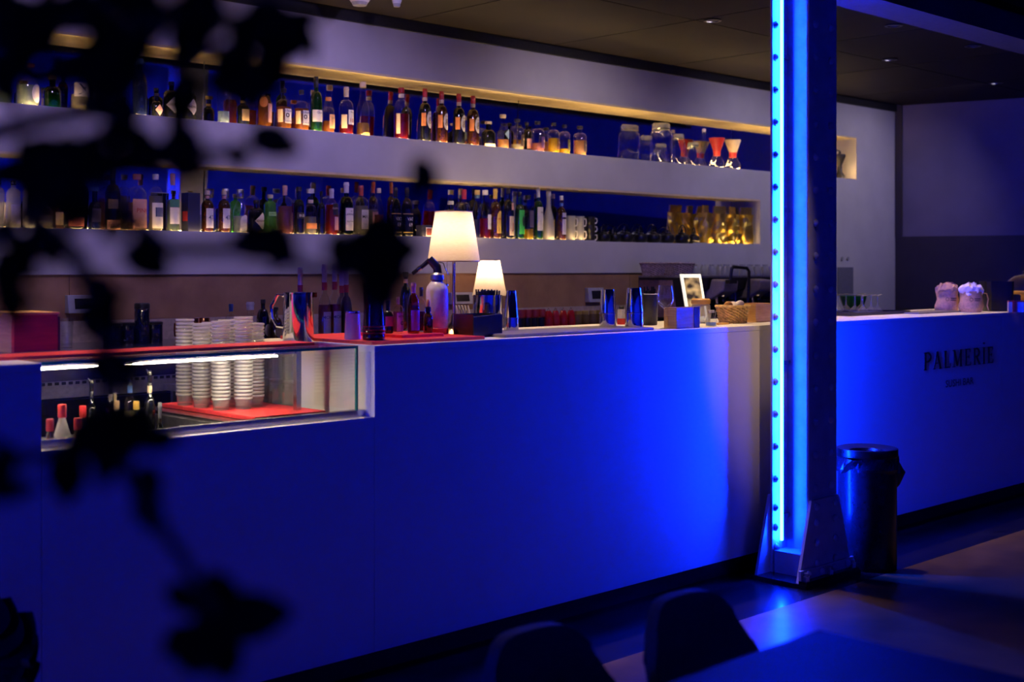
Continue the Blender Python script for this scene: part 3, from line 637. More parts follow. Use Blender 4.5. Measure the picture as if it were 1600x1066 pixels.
lo('bright lime green bottle on the lower shelf beside the diamond labelled bottle', 422, 304, 19, 'tall', 'lime', cap=CR, captype='cork', lb=('rect', .46, .56, 60, (0.30, 0.60, 0.20), 15), txt=[('SABATINI', .51, .014, (0.02, 0.12, 0.02), 1.0)])
lo('rosy clear bottle with round dark emblem label beside lime green bottle', 445, 290, 25, 'apoth', 'clear', cap=PK, captype='foil', liq=(ROS, .58), lb=('oval', .10, .46, 32, (0.10, 0.03, 0.06), 35))
lo('slim dark bottle with white lettering next to ornate decanter', 467, 292, 17, 'bord', 'dark', captype='cork', cap=BK, lb=('rect', .34, .46, 60, (0.02, 0.02, 0.03), 10), txt=[('BULL', .40, .020, W_, 1.0)])
lo('ornate clear decanter with orange band near its base on the lower shelf', 485, 295, 20, 'gin', 'clear', cap=W_, captype='cork', liq=(PAL, .4), lb=('rect', .14, .26, 70, OR_, 0), neck=CR)
lo('thin plain black bottle between decanter and red amber whisky', 502, 299, 12, 'bord', 'dark')
lo('red amber whisky bottle with dark label and white neck strip', 518, 295, 21, 'malt', 'clear', cap=W_, captype='foil', liq=((0.50, 0.06, 0.01), .66), lb=('rect', .44, .68, 40, BK, 18), lb2=('rect', .12, .40, 30, PK, 22), txt=[('GLEN ELG', .58, .014, CR, 1.0)])
lo('green whisky bottle with tall white label and white cap on the lower shelf', 541, 285, 22, 'bord', 'green', cap=W_, captype='foil', liq=((0.03, 0.10, 0.02), .6), lb=('rect', .10, .52, 50, W_, 10),
   txt=[('LAPHROAIG', .40, .014, BK, 1.0), ('10', .46, .012, BK, 1.0), ('ISLAY MALT', .27, .011, BK, 1.0)])
lo('round shouldered pale whisky bottle with white label beside tall green bottle', 564, 290, 24, 'apoth', 'clear', cap=(0.5, 0.08, 0.06), captype='foil', liq=(PAL, .6), lb=('rect', .14, .52, 46, W_, 15), txt=[('MALT', .38, .026, BK, 1.0)])
lo('clear bottle with red ringed cap behind the pale whisky', 583, 284, 16, 'bord', 'clear', row=1, cap=(0.6, 0.15, 0.10), captype='foil', liq=(PAL, .5), lb=('rect', .14, .45, 40, PK, 0))
lo('small bottle with pale round stopper beside the black 69 bottles', 592, 294, 14, 'malt', 'clear', cap=CR, captype='cork', liq=(ROS, .45))
lo('orange foil topped bottle standing behind the black 69 bottles', 611, 285, 14, 'bord', 'brown', row=1, cap=OR_, captype='foil')
for x, lab in ((618, 'black whisky bottle lettered VAT 69 in white, beside pale stoppered bottle'), (636, 'black whisky bottle lettered VAT 69 in white, beside small red label box')):
    lo(lab, x, 293, 18, 'malt', 'dark', cap=BK, captype='foil', lb=('rect', .46, .475, 80, YE, 0), lb2=('rect', .09, .105, 80, YE, 0),
       txt=[('VAT', .36, .030, W_, .8), ('69', .25, .030, W_, .9)])
t = thing('carton', 'small dark carton with red and white label beside the 69 bottles', 'box', PV(663, WALL+0.05)[0][:2]+(Z_LS,))
B(-0.04, 0.04, -0.03, 0.03, 0, 0.075).build('box', pc((0.02, 0.02, 0.05), 0.5), t, bevel=0.002)
B(-0.012, 0.035, -0.0312, -0.030, 0.01, 0.062).build('label', pc(W_, 0.5), t)
B(-0.008, 0.031, -0.0322, -0.0312, 0.014, 0.056).build('label_panel', pc((0.25, 0.06, 0.06), 0.5), t)
lo('dispenser topped dark bottle standing behind the lamp shade', 704, 314, 20, 'malt', 'dark', captype='cork', cap=(0.4, 0.4, 0.42))
lo('maroon necked bottle standing behind the lamp shade edge', 725, 296, 20, 'bord', 'clear', cap=(0.35, 0.03, 0.06), captype='foil', liq=(RED, .55))
lo('clear bottle with pale blue neck beside red liqueur bottle', 746, 297, 18, 'bell', 'clear', row=1, cap=CR, liq=((.2, .2, .5), .4), neck=BL)
lo('clear bottle of red liqueur with cream square label', 758, 297, 19, 'bell', 'clear', cap=W_, liq=(RED, .42), lb=('rect', .20, .50, 40, W_, 25))
lo('black bottle with golden yellow arched label on the lower shelf', 774, 295, 18, 'bord', 'brown', cap=YE, captype='foil', lb=('arch', .12, .56, 45, YE, 18), txt=[('AMARO', .40, .013, RD, 1.0)])
lo('black bottle with cream label and slanted neck tag', 794, 295, 18, 'malt', 'dark', lb=('rect', .08, .46, 45, CR, 15), lb2=('rect', .58, .72, 25, PK, 20), txt=[('J', .26, .06, RD, 1.0)])
lo('dark bottle with vivid green label and black round emblem', 812, 300, 15, 'bord', 'dgreen', lb=('rect', .12, .62, 60, GN, 12), lb2=('oval', .28, .50, 24, BK, 14))
lo('square clear bottle with bright yellow liquid in its base', 825, 305, 17, 'gin', 'clear', cap=BK, captype='cork', liq=(YEL, .25), lb=('rect', .28, .66, 34, (0.10, 0.08, 0.14), 10), sq=4)
lo('dark green bottle with white label and tall white cap, lower shelf', 841, 292, 15, 'bord', 'dgreen', cap=W_, captype='foil', lb=('rect', .18, .62, 62, W_, 10), txt=[('GIL', .52, .016, BK, 1.0)])
lo('white frosted liqueur bottle with small golden emblem', 857, 299, 19, 'taper', 'milk', cap=W_, captype='screw', lb=('oval', .26, .44, 26, YE, 40), txt=None)
lo('dark bottle half hidden behind white frosted bottle', 864, 303, 14, 'bord', 'dark', row=1, cap=W_)
lo('brown bottle with blue neck and white label next to stacked mugs', 877, 306, 15, 'bord', 'brown', cap=W_, captype='screw', neck=BL, lb=('rect', .14, .48, 50, LV, 18), lb2=('rect', .52, .62, 50, LV, 18))

# ================================================================== OTHER THINGS ON THE SHELVES
def shelf_at(x, z, dv_=0.07): (u, v, _), s = PV(x, WALL+dv_); return (u, v, z), s
def jar(lab, x, yt, w, z=Z_US):
    p, s = shelf_at(x, z); r = w/2*s; H = CAMH+(HY-yt)*s-z
    t = thing('glass_jar', lab, 'jar', p, 0, 'glass jars on the upper shelf')
    open_lathe([(r*.9, 0), (r, 0.01), (r, H*.70), (r*.92, H*.78), (r*.72, H*.84), (r*.72, H*.9)], 28).build('body', G_clear, t, smooth=True)
    L([(r*.78, H*.86), (r*.80, H*.87), (r*.80, H*.97), (r*.7, H)], 28).build('lid', glass('lid_glass', (0.8, 0.8, 0.78), 0.4, 0.1), t, smooth=True)
    MB().tube([(r*.82*cos(a), r*.82*sin(a), H*.86) for a in [2*pi*i/20 for i in range(20)]], 0.0025, 6, True).build('wire_clip', M_steel, t)
    MB().tube([(-r*.82, 0, H*.86), (-r*1.12, -.01, H*.93), (-r*1.0, 0, H*.99), (-r*.6, 0, H)], 0.0025, 6).build('bail', M_steel, t)
jar('large empty glass storage jar with clip lid, biggest of three', 1033, 193, 35)
jar('medium empty glass jar beside the large storage jar', 1060, 210, 22)
jar('small squat glass jar beside the swing top bottle', 1083, 223, 22)
p, s = shelf_at(1100, Z_US); H = CAMH+(HY-201)*s-Z_US
t = thing('swing_top_bottle', 'slim clear swing top bottle between jar and coffee carafes', 'bottle', p)
L([(.026, 0), (.027, .01), (.027, H*.45), (.022, H*.58), (.011, H*.75), (.011, H*.92)], 20).build('body', G_clear, t, smooth=True)
L([(.013, H*.92), (.015, H*.94), (.015, H*.99), (.008, H)], 14).build('stopper', pc(W_, .3), t, smooth=True)
MB().tube([(-.014, 0, H*.85), (-.019, 0, H*.92), (0, 0, H*.985), (.019, 0, H*.92), (.014, 0, H*.85)], .0018, 6).build('wire', M_steel, t)
for x, yt, colr, lab, fl in ((1120, 216, (0.45, 0.02, 0.02), 'hourglass coffee carafe with dark red funnel top', True), (1145, 219, (0.70, 0.62, 0.55), 'hourglass coffee carafe with paper filter and red tie', False)):
    p, s = shelf_at(x, Z_US); H = CAMH+(HY-yt)*s-Z_US; r = 12*s
    t = thing('coffee_carafe', lab, 'carafe', p, 0, 'hourglass carafes on the upper shelf')
    L([(r*.8, 0), (r, H*.06), (r*.98, H*.2), (r*.4, H*.47), (r*.36, H*.5)], 24).build('flask', G_clear, t, smooth=True)
    open_lathe([(r*.36, H*.5), (r*.5, H*.58), (r*1.05, H*.98), (r*1.08, H)], 24).build('funnel', pc(colr, .4) if fl else pc(CR, .6), t, smooth=True)
    L([(r*.42, H*.42), (r*.48, H*.44), (r*.50, H*.56), (r*.55, H*.58)], 20).build('collar', pc(RD, .4), t, smooth=True)
p, s = shelf_at(1312, Z_US)
t = thing('black_grinder', 'black hand grinder at the niche end behind the column', 'grinder', p)
L([(.045, 0), (.05, .01), (.045, .03), (.022, .07), (.02, .12), (.035, .16), (.05, .2), (.045, .215), (.012, .22), (.010, .24)], 20).build('body', M_black, t, smooth=True)
MB().tube([(0, 0, .235), (0, 0, .245), (-.07, 0, .25)], .004, 6).build('crank', M_black, t)
# stacked glass mugs and dark cups on the lower shelf
def mug(lab, loc, r, h, m, hm, group, rz=YAW+0.4):
    t = thing('mug', lab, 'mug', loc, rz, group)
    open_lathe([(r*.85, 0), (r*.95, .004), (r, h), (r*.95, h), (r*.88, .006), (0.0, .006)], 22).build('cup', m, t, smooth=True)
    MB().tube([(r*.95, 0, h*.8), (r*1.45, 0, h*.78), (r*1.55, 0, h*.5), (r*1.4, 0, h*.25), (r*.92, 0, h*.2)], .0045, 8).build('handle', hm, t, smooth=True)
for x, n, m, hm, lab, g in ((891, 2, G_frost, pc(W_, .3), 'pale glass mug in the stack beside the brown blue necked bottle', 'pale mugs'), (905, 2, G_frost, pc(W_, .3), 'pale glass mug in the stack beside the dark cups', 'pale mugs'),
                         (922, 3, M_black, pc(W_, .3), 'black cup in the stack beside the iron teapots', 'black cups')):
    p, s = shelf_at(x, Z_LS); hh = .168/n
    for i in range(n): mug(lab+(', lowest' if i == 0 else ', topmost' if i == n-1 else ', middle'), (p[0], p[1], Z_LS+i*hh), .034, hh+.001, m, hm, g)
# cast iron teapots
tp0 = None
TP = [(943, 1.0, .3), (960, .9, .35), (979, 1.05, .2), (1001, 1.0, .35), (1021, 1.1, .4), (1043, 1.1, .35), (1066, 1.15, .1), (1084, 1.0, .35)]
TPL = ['beside the stacked black cups', 'second from the black cups', 'third from the black cups', 'fourth from the black cups', 'fourth from the gold bags', 'third from the gold bags', 'second from the gold bags', 'beside the gold foil bags']
for i, ((x, sc, rz), w_) in enumerate(zip(TP, TPL)):
    p, s = shelf_at(x, Z_LS, 0.08)
    lab = 'black cast iron teapot with hoop handle, '+w_
    if tp0 is None:
        t = tp0 = thing('teapot', lab, 'teapot', p, rz, 'cast iron teapots')
        L([(.035, 0), (.05, .01), (.058, .035), (.05, .062), (.03, .072), (.028, .074)], 22).build('pot', M_iron, t, smooth=True)
        L([(.030, .072), (.026, .08), (.008, .084), (.006, .09), (.010, .096), (.006, .102), (0, .103)], 18).build('lid', M_iron, t, smooth=True)
        MB().tube([(.05, 0, .03), (.07, 0, .045), (.082, 0, .068)], [.012, .009, .006], 8).build('spout', M_iron, t, smooth=True)
        MB().tube([(.05*cos(a), 0, .064+.075*sin(a)) for a in [pi*k/10 for k in range(11)]], .0035, 6).build('handle', M_iron, t, smooth=True)
    else: t = dup(tp0, p, rz, lab)
    t.scale = (sc*.86,)*3
# gold foil coffee bags
def crumple(m, amp, seed):
    r = random.Random(seed); ph = [(r.uniform(20, 70), r.uniform(20, 70), r.uniform(20, 70), r.uniform(0, 6)) for _ in range(5)]
    out = []
    for x, y, z in m.v:
        d = sum(sin(a*x+b*y+c*z+q) for a, b, c, q in ph)/5*amp
        e = sum(cos(b*x+c*y+a*z+q) for a, b, c, q in ph)/5*amp
        out.append((x+d, y+e, z+(d*.5 if z > .01 else 0)))
    m.v = out; return m
for i, (x, h, w_, lab) in enumerate(((1102, .29, .054, 'shiny gold foil coffee bag beside the iron teapots'), (1124, .29, .054, 'shiny gold foil coffee bag, second from the teapots'),
                                  (1144, .29, .054, 'shiny gold foil coffee bag, second from the niche end'), (1165, .29, .054, 'shiny gold foil coffee bag at the niche end'))):
    p, s = shelf_at(x, Z_LS, 0.075)
    t = thing('coffee_bag', lab, 'bag', p, 0.3*((-1)**i), 'gold coffee bags')
    pr = [(w_*(1+.08*sin(k*1.7)), h*.8*k/8) for k in range(9)]
    m = L(pr, 24, sq=3.5, ay=.75); crumple(m, .016, i); m.build('pouch', M_foil, t, smooth=False)
    m = MB().prism([(-w_, h*.78), (w_, h*.78), (w_*.96, h), (-w_*.96, h)], 'y', -.008, .008); crumple(m, .004, i+9); m.build('folded_top', M_foil, t)
    if i == 2: B(-.02, .02, -.040, -.038, h*.3, h*.6).build('label', pc((.5, .45, .05), .3), t)

# ================================================================== THINGS ON THE BACK COUNTER
def on_back(x, v): (u, v, _), s = PV(x, v); return (u, v, BACKT), s
def wall_box(x, y, w, h, lab, v=WALL+0.012):
    (u, v, z), s = PV(x, v, y); t = thing('wall_control', lab, 'control panel', (u, v, z))
    ww, hh = w*s*.75, h*s/2
    MB().prism([(-.045, -hh), (-.03, hh), (0, hh), (0, -hh)], 'x', -ww, ww).build('housing', pc((.45, .45, .50), .4), t, bevel=.003)
    MB().prism([(-.0465+.004, -hh*.55), (-.0465+.012, hh*.62), (-.034, hh*.62), (-.034, -hh*.55)], 'x', -ww*.6, ww*.6).build('screen', M_black, t)
wall_box(127, 475, 36, 28, 'grey wall control with dark screen above the dark bottles crate')
wall_box(926, 461, 24, 22, 'white wall control with dark screen on the wood splashback')
wall_box(717, 466, 30, 18, 'pale wall control half hidden behind the lamp stem')
# dark mugs block, tumbler, copper mugs on the left
p, s = on_back(104, 5.45); t = thing('tumbler', 'ribbed clear tumbler on the steel back counter', 'glass', p)
open_lathe([(.026, 0), (.033, .13), (.030, .13), (.024, .008), (0, .008)], 12).build('glass', G_clear, t)
for i, (x, h, w_, lab) in enumerate(((176, .10, .042, 'low dark canister on the back counter beside the tall one'), (199, .10, .042, 'dark canister between two others on the back counter'), (222, .19, .035, 'tall dark canister standing among low ones on the back counter'), (240, .10, .042, 'low dark canister on the back counter nearest the copper mugs'))):
    p, s = on_back(x, 5.5+.03*(i % 2)); t = thing('canister', lab, 'canister', p, 0, 'dark canisters')
    L([(w_*.95, 0), (w_, .004), (w_, h*.86)], 20).build('body', M_navy, t, smooth=True)
    L([(w_*1.03, h*.86), (w_*1.03, h*.97), (w_*.9, h)], 20).build('lid', M_black, t, smooth=True)
for x, lab in ((283, 'copper mug beside the dark canisters'), (301, 'copper mug in the middle of the three'), (319, 'copper mug beside the small clear bottle')):
    p, s = on_back(x, 5.5); mug(lab+' on the back counter', p, .027, .112, M_copper, M_copper, 'copper mugs', 1.9)
def back_bottle(lab, x, yt, w_, v, st, gl, **k):
    (u, v, _), s = PV(x, v); make_bottle(lab, (u, v, BACKT), w_/2*s, CAMH+(HY-yt)*s-BACKT, st, gl, group='bottles on the back counter', **k)
back_bottle('slim bottle with bright blue cap on the back counter behind plastic cups', 361, 475, 18, 5.35, 'bord', 'clear', cap=(.03, .08, .3), captype='foil', liq=(PAL, .4))
back_bottle('clear flask bottle with white cap on the back counter behind plastic cups', 391, 472, 26, 5.3, 'gin', 'clear', cap=W_, captype='foil', liq=(PAL, .3), lb=('diamond', .1, .35, 30, W_, 10))
back_bottle('dark bottle beside the steel pitcher on the back counter', 411, 468, 20, 5.35, 'malt', 'dark', lb=('oval', .1, .4, 40, CR, 20))
back_bottle('short brown bottle behind the pitcher handle', 431, 480, 20, 5.3, 'squat', 'brown', lb=('oval', .1, .4, 40, TN, 0))
for x, yt, gl, lq, lab in ((488, 418, 'brown', None, 'dark syrup bottle with striped neck beside the pitcher'), (507, 413, 'clear', ((.45, .10, .04), .64), 'amber syrup bottle with striped neck, white fruit label'),
                         (523, 412, 'clear', ((.42, .04, .03), .64), 'red syrup bottle with striped neck, white fruit label'), (541, 418, 'clear', ((.35, .3, .28), .8), 'clear syrup bottle with striped neck, behind the frosted glass'),
                         (553, 420, 'clear', ((.4, .3, .25), .8), 'pale syrup bottle with striped neck, nearest the black cup')):
    (u, v, _), s = PV(x, 4.55)
    z0 = 0.93; H = CAMH+(HY-yt)*s-z0; sr = .028
    k = make_bottle(lab, (u, 4.55+(.09 if x in (488, 553) else 0), z0), sr, H, 'bord', gl, cap=W_, liq=lq, captype='foil', neck=(.5, .04, .05), lb=('rect', .28, .58, 58, W_, 15),
                    txt=[('MONIN', .53, .020, (.1, .1, .2), 1.0), ('o o', .36, .04, RD, 1.0)], group='syrup bottles')
# rail that carries the syrups behind the bar
t = thing('speed_rail', 'dark steel bottle rail behind the bar holding the syrup bottles', 'shelf', (0, 0, 0))
B(2.6, 4.1, 4.40, 4.75, .905, .93).build('rail_shelf', M_gsteel, t)
for u in (2.62, 3.3, 4.06):
    for v in (4.42, 4.71): B(u, u+.02, v, v+.02, 0, .905).build('leg', M_gsteel, t)
# candle cups and jars
for i, x in enumerate((813, 824, 835, 846)):
    p, s = on_back(x, 5.45); t = thing('candle_cup', 'black candle cup with red glass top on the back counter', 'candle holder', p, 0, 'red topped candle cups')
    L([(.022, 0), (.024, .004), (.022, .055)], 16).build('cup', M_black, t, smooth=True); open_lathe([(.022, .055), (.027, .06), (.026, .105), (.023, .105), (.020, .06), (0, .058)], 16).build('glass_top', pc((.5, .05, .05), .12), t, smooth=True)
for i, x in enumerate((857, 868, 880, 892)):
    p, s = on_back(x, 5.42); t = thing('red_candle', 'bright red bell shaped candle glass on the back counter', 'candle holder', p, 0, 'red candle glasses')
    L([(.028, 0), (.028, .03), (.022, .08), (.015, .095)], 16).build('bell', pc((.55, .02, .02), .12), t, smooth=True); MB().tube([(-.012, 0, .095), (0, 0, .112), (.012, 0, .095)], .002, 6).build('wire_loop', M_steel, t)
for i, x in enumerate((903, 914, 926, 937)):
    p, s = on_back(x, 5.4); t = thing('spice_jar', 'small yellow lidded glass spice jar on the back counter', 'jar', p, 0, 'yellow lidded spice jars')
    L([(.022, 0), (.024, .005), (.024, .062), (.02, .068)], 16).build('jar', liquid((.55, .42, .2)), t, smooth=True); L([(.023, .068), (.023, .09)], 16).build('lid', pc((.55, .40, .08), .35), t)
# ---- lamps
M_shade, n_, l_ = nodes_of('linen_shade'); n_.remove(n_['Principled BSDF'])
df, tl, mx = n_.new('ShaderNodeBsdfDiffuse'), n_.new('ShaderNodeBsdfTranslucent'), n_.new('ShaderNodeMixShader')
wv = n_.new('ShaderNodeTexNoise'); wv.inputs['Scale'].default_value = 60; tcx = n_.new('ShaderNodeTexCoord'); mpp = n_.new('ShaderNodeMapping'); mpp.inputs['Scale'].default_value = (1, 1, 14)
crp = n_.new('ShaderNodeValToRGB'); crp.color_ramp.elements[0].color = (.31, .25, .215, 1); crp.color_ramp.elements[1].color = (.44, .385, .345, 1)
l_.new(tcx.outputs['Object'], mpp.inputs[0]); l_.new(mpp.outputs[0], wv.inputs['Vector']); l_.new(wv.outputs['Fac'], crp.inputs[0])
l_.new(crp.outputs[0], df.inputs[0]); l_.new(crp.outputs[0], tl.inputs[0]); mx.inputs[0].default_value = .55
l_.new(df.outputs[0], mx.inputs[1]); l_.new(tl.outputs[0], mx.inputs[2]); l_.new(mx.outputs[0], n_['Material Output'].inputs[0])
def lamp(lab, loc, zb, zt, rb, rt, power, rbase, rise=0):
    t = thing('table_lamp', lab, 'lamp', loc); z = loc[2]; zb -= z; zt -= z
    open_lathe([(rb, zb), (rt, zt)], 40).build('shade', M_shade, t, smooth=True)
    for r, zz in ((rb, zb), (rt, zt)):
        MB().tube([(r*cos(a), r*sin(a), zz) for a in [2*pi*k/36 for k in range(36)]], .0022, 6, True).build('shade_rim', pc((.35, .25, .2), .6), t)
    L([(rbase, 0), (rbase, .006), (rbase*.8, .018), (rbase*.3, .05), (.012, .075), (.007, .085)], 28).build('base', M_brass, t, smooth=True)
    L([(.0065, .08), (.0065, zt-.06)], 12).build('stem', M_brass, t, smooth=True)
    L([(.014, zb+.02), (.016, zb+.03), (.016, zb+.06), (.012, zb+.065)], 14).build('socket', M_brass, t, smooth=True)
    MB().lathe([(.011, zb+.065), (.026, zb+.095), (.030, zb+.115), (.020, zb+.138), (0, zb+.145)], 16).build('bulb', glass('bulb_glass', (1, 1, 1), .2, .2), t, smooth=True)
    for a in (0.4, 0.4+2*pi/3, 0.4+4*pi/3): MB().tube([(0, 0, zt-.06), (rt*.97*cos(a), rt*.97*sin(a), zt-.004)], .0015, 5).build('spider_arm', M_brass, t)
    MB().tube([(-.035, 0, zb+.05), (-.036, 0, zb-.09)], .0012, 5).build('pull_chain', M_brass, t)
    L([(0, zb-.105), (.006, zb-.1), (.004, zb-.09)], 10, c=(-.036, 0, 0)).build('pull_bead', M_brass, t)
    li = bpy.data.lights.new('bulb_light', 'POINT'); li.energy = power; li.color = (1, .70, .42); li.shadow_soft_size = .028
    lo_ = bpy.data.objects.new('bulb_light', li); COL.objects.link(lo_); lo_.parent = t; lo_.location = (0, 0, zb+.115+rise)
LP, s = PZ(709, 523, TOP)
lamp('brass table lamp with tapered linen shade on the bar worktop', LP, 1.43, CAMH+(HY-331)*s, 41*s, 29*s, 6.5, .055)
(u, v, _), s = PV(765, 5.58)
lamp('smaller table lamp with tapered shade on the back counter', (u, v, BACKT), CAMH+(HY-462)*s, CAMH+(HY-407)*s, 27*s, 16*s, 10.0, .05, .045)

# ================================================================== INSIDE THE GLASS DISPLAY
tag(B(2.50, UN1-0.0005, 3.80, BARB, TOP-0.024, TOP).build('worktop', M_white), 'short white worktop piece under the steel pitcher behind the glass', 'worktop')
cup_me = open_lathe([(0.0, 0.004), (.0262, .004), (.0262, 0), (.0265, 0), (.0302, .032), (.0302, .035), (.0328, .0355), (.0334, .038), (.0330, .0425), (.0312, .043)], 20).mesh('plastic_cup')
cup_me.materials.append(G_cup); cup_me.materials.append(glass('cup_rim_plastic', (0.95, 0.95, 0.95), 0.65, 0.15, 0.08, 0.5))
for p in cup_me.polygons:
    p.use_smooth = True; p.material_index = 1 if p.center.z > .0345 else 0
MZ = SILL-0.001+0.014
for (u, v, n) in ((2.368, 4.17, 22), (2.368, 4.055, 21), (2.372, 3.93, 22), (2.447, 3.905, 23), (2.447, 4.01, 22), (2.52, 3.945, 21), (2.447, 4.125, 21)):
    for i in range(n):
        o = bpy.data.objects.new('plastic_cup', cup_me); COL.objects.link(o); o.location = (u, v, MZ+i*.0128+.0002)
        tag(o, 'clear plastic cup nested in the tall stacks on the red mat', 'cup', 'stacked plastic cups')
for i, (u, v) in enumerate(((2.600, 4.19), (2.665, 4.13), (2.59, 4.09), (2.665, 4.03), (2.66, 3.93))):
    for j in range(2):
        G_tum = glass('tumbler_glass', (0.92, 0.95, 0.94), 0.10, 0.06, 0.10, 0.9)
        t = thing('tumbler', 'clear ribbed glass tumbler stacked on the steel deck beside plastic cups', 'glass', (u, v, SILL-.002+j*.094), 0, 'ribbed tumblers in the display')
        open_lathe([(.029, 0), (.031, .004), (.032, .094), (.029, .094), (.027, .010), (0, .010)], 12).build('glass', G_tum, t)
        MB().tube([(.0322*cos(a), .0322*sin(a), .07) for a in [2*pi*q/24 for q in range(24)]], .0012, 5, True).build('rim_ring', G_clear, t)
def well(lab, x, yt, w_, v, st, gl, **k):
    (u, v, _), s = PV(x, v); make_bottle(lab, (u, v, .712), w_/2*s, CAMH+(HY-yt)*s-.712, st, gl, group='bottles in the ingredient well', **k)
well('dark bottle with steel pourer in the well, nearest the display side wall', 143, 591, 17, 4.05, 'bord', 'dark', captype='pour')
well('red liquid bottle with paper neck tag standing in the well', 173, 592, 18, 4.02, 'bord', 'clear', cap=BK, captype='foil', liq=(RED, .7), neck=W_, lb=('rect', .62, .86, 40, CR, 45))
well('clear blue collared bottle with steel pourer in the well', 203, 577, 19, 4.0, 'bord', 'clear', captype='pour', liq=(PAL, .6), neck=BL)
well('black bottle with pale neck label and steel pourer in the well', 234, 577, 17, 3.97, 'bord', 'dark', captype='pour', neck=CR)
well('small red bottle with natural cork in the well', 183, 626, 15, 3.80, 'squat', 'clear', cap=(.6, .4, .2), captype='cork', liq=(RED, .6))
well('small gold capped dark bottle in the well', 213, 627, 17, 3.78, 'squat', 'dark', cap=YE, captype='cork')
well('slim black bottle with grey cap at the well edge by the deck', 250, 629, 14, 3.76, 'bord', 'dark', cap=(.2, .22, .25), captype='foil')
def squeeze(lab, x, yt, w_, v, gl, z=.712):
    (u, v, _), s = PV(x, v); H = CAMH+(HY-yt)*s-z; r = w_/2*s
    t = thing('juice_bottle', lab, 'bottle', (u, v, z), 0, 'red capped juice bottles')
    L([(r*.95, 0), (r, .008), (r, H*.5), (r*.8, H*.68), (r*.36, H*.84), (r*.34, H*.88)], 20).build('body', gl, t, smooth=True)
    L([(r*.42, H*.86), (r*.44, H*.87), (r*.44, H*.99), (r*.40, H)], 18).build('cap', pc((.60, .03, .03), .4), t, smooth=True)
squeeze('milky juice bottle with bright red cap in the well', 97, 632, 30, 3.70, G_frost)
squeeze('dark juice bottle with dull red cap beside the milky one', 78, 655, 26, 3.62, M_brownb)
squeeze('reddish brown juice bottle with red cap in front of the milky one', 121, 653, 28, 3.63, M_brownb)
squeeze('clear juice bottle with red cap behind the reddish brown one', 129, 634, 24, 3.80, G_clear)
p, s = PV(262, 3.60)
t = thing('preserve_jar', 'small jar with red lid and wire bail in the well by the deck', 'jar', (p[0], p[1], .712))
L([(.025, 0), (.027, .006), (.027, .13), (.02, .14)], 18).build('jar', G_clear, t, smooth=True); L([(.021, .14), (.021, .165)], 18).build('lid', pc((.65, .05, .05), .4), t)
MB().tube([(-.027, 0, .11), (-.036, 0, .14), (-.022, 0, .16)], .002, 6).build('bail', M_steel, t)
# wooden box on the far worktop
pc0 = PZ(22, 557, TOP)[0]
t = thing('wooden_box', 'oak and red stained wooden box on the worktop end by the display', 'box', (pc0[0], pc0[1], TOP+.0105), 0)
B(0, .135, 0, .008, .0, .112).build('front_board', M_redwood, t); B(-.008, 0, -.0, .19, 0, .112).build('side_board', M_oak, t)
B(.135, .143, 0, .19, 0, .105).build('side_board', M_blackm, t); B(0, .135, .182, .19, 0, .112).build('back_board', M_oak, t); B(-.012, .14, -.004, .194, .1125, .119).build('lid', M_oak, t)

# ================================================================== THINGS ON THE BAR
TZ = TOP+.012; SZ = TOP+.0235
# steel pitcher
p, s = PZ(466, 534, TOP); t = thing('steel_pitcher', 'polished steel pitcher with glass loop handle on the white worktop', 'pitcher', p, YAW)
r = 24*s; H = (534-457)*s
open_lathe([(r*.97, 0), (r, .004), (r*.98, H*.95), (r*1.0, H), (r*.94, H), (r*.92, .01), (0, .01)], 32).build('body', M_chrome, t, smooth=True)
MB().tube([(-r*.95, 0, H*.93), (-r*1.35, 0, H*.95), (-r*1.75, 0, H*.72), (-r*1.72, 0, H*.5), (-r*1.4, 0, H*.32), (-r*.97, 0, H*.30)], .006, 8).build('handle', M_chrome, t, smooth=True)
MB().prism([(r*.9, -.015), (r*1.22, 0), (r*.9, .015)], 'z', H*.9, H).build('spout', M_chrome, t)
def bar_lathe(name, lab, cat, x, yb, z, parts, group=None, rz=0):
    p, s = PZ(x, yb, z); t = thing(name, lab, cat, p, rz, group)
    for nm, prof, m, op in parts(s): (open_lathe if op else L)(prof, 28).build(nm, m, t, smooth=True)
    return t, s
bar_lathe('frosted_tumbler', 'frosted glass tumbler with steel rim on the red mat', 'glass', 551, 530, TZ, lambda s: [('glass', [(13*s, 0), (13*s, .004), (10.5*s, 42*s), (9.8*s, 42*s), (12*s, .006), (0, .006)], G_milk, True), ('rim', [(10.8*s, 40*s), (11.2*s, 41*s), (10.6*s, 43.5*s)], M_steel, True)])
bar_lathe('tall_cup', 'tall dark cup with red rings flaring at the top, on red mat', 'cup', 584, 531, TZ, lambda s: [('cup', [(17*s, 0), (17.5*s, .006), (17.5*s, 8*s), (17*s, 9*s), (17.5*s, 10*s), (17.2*s, 20*s), (15.5*s, 50*s), (17.5*s, 88*s), (16.5*s, 88*s), (14*s, 50*s), (0, .01*1)], pc((.035, .004, .006), .12), True)]
          + [('ring', [(17.9*s, q*s), (18.3*s, (q+1)*s), (17.9*s, (q+2)*s)], pc((.30, .02, .02), .3), True) for q in (10, 15, 20)])
def bar_bottle(lab, x, yb, yt, w_, z, st, gl, **k):
    p, s = PZ(x, yb, z); make_bottle(lab, p, w_/2*s, (yb-yt)*s, st, gl, group='small bottles on the red mat', **k)
bar_bottle('small dark bitters bottle with pink label beside the tall cup', 606, 521, 470, 17, SZ, 'squat', 'dark', lb=('rect', .22, .52, 70, (.35, .10, .22), 5))
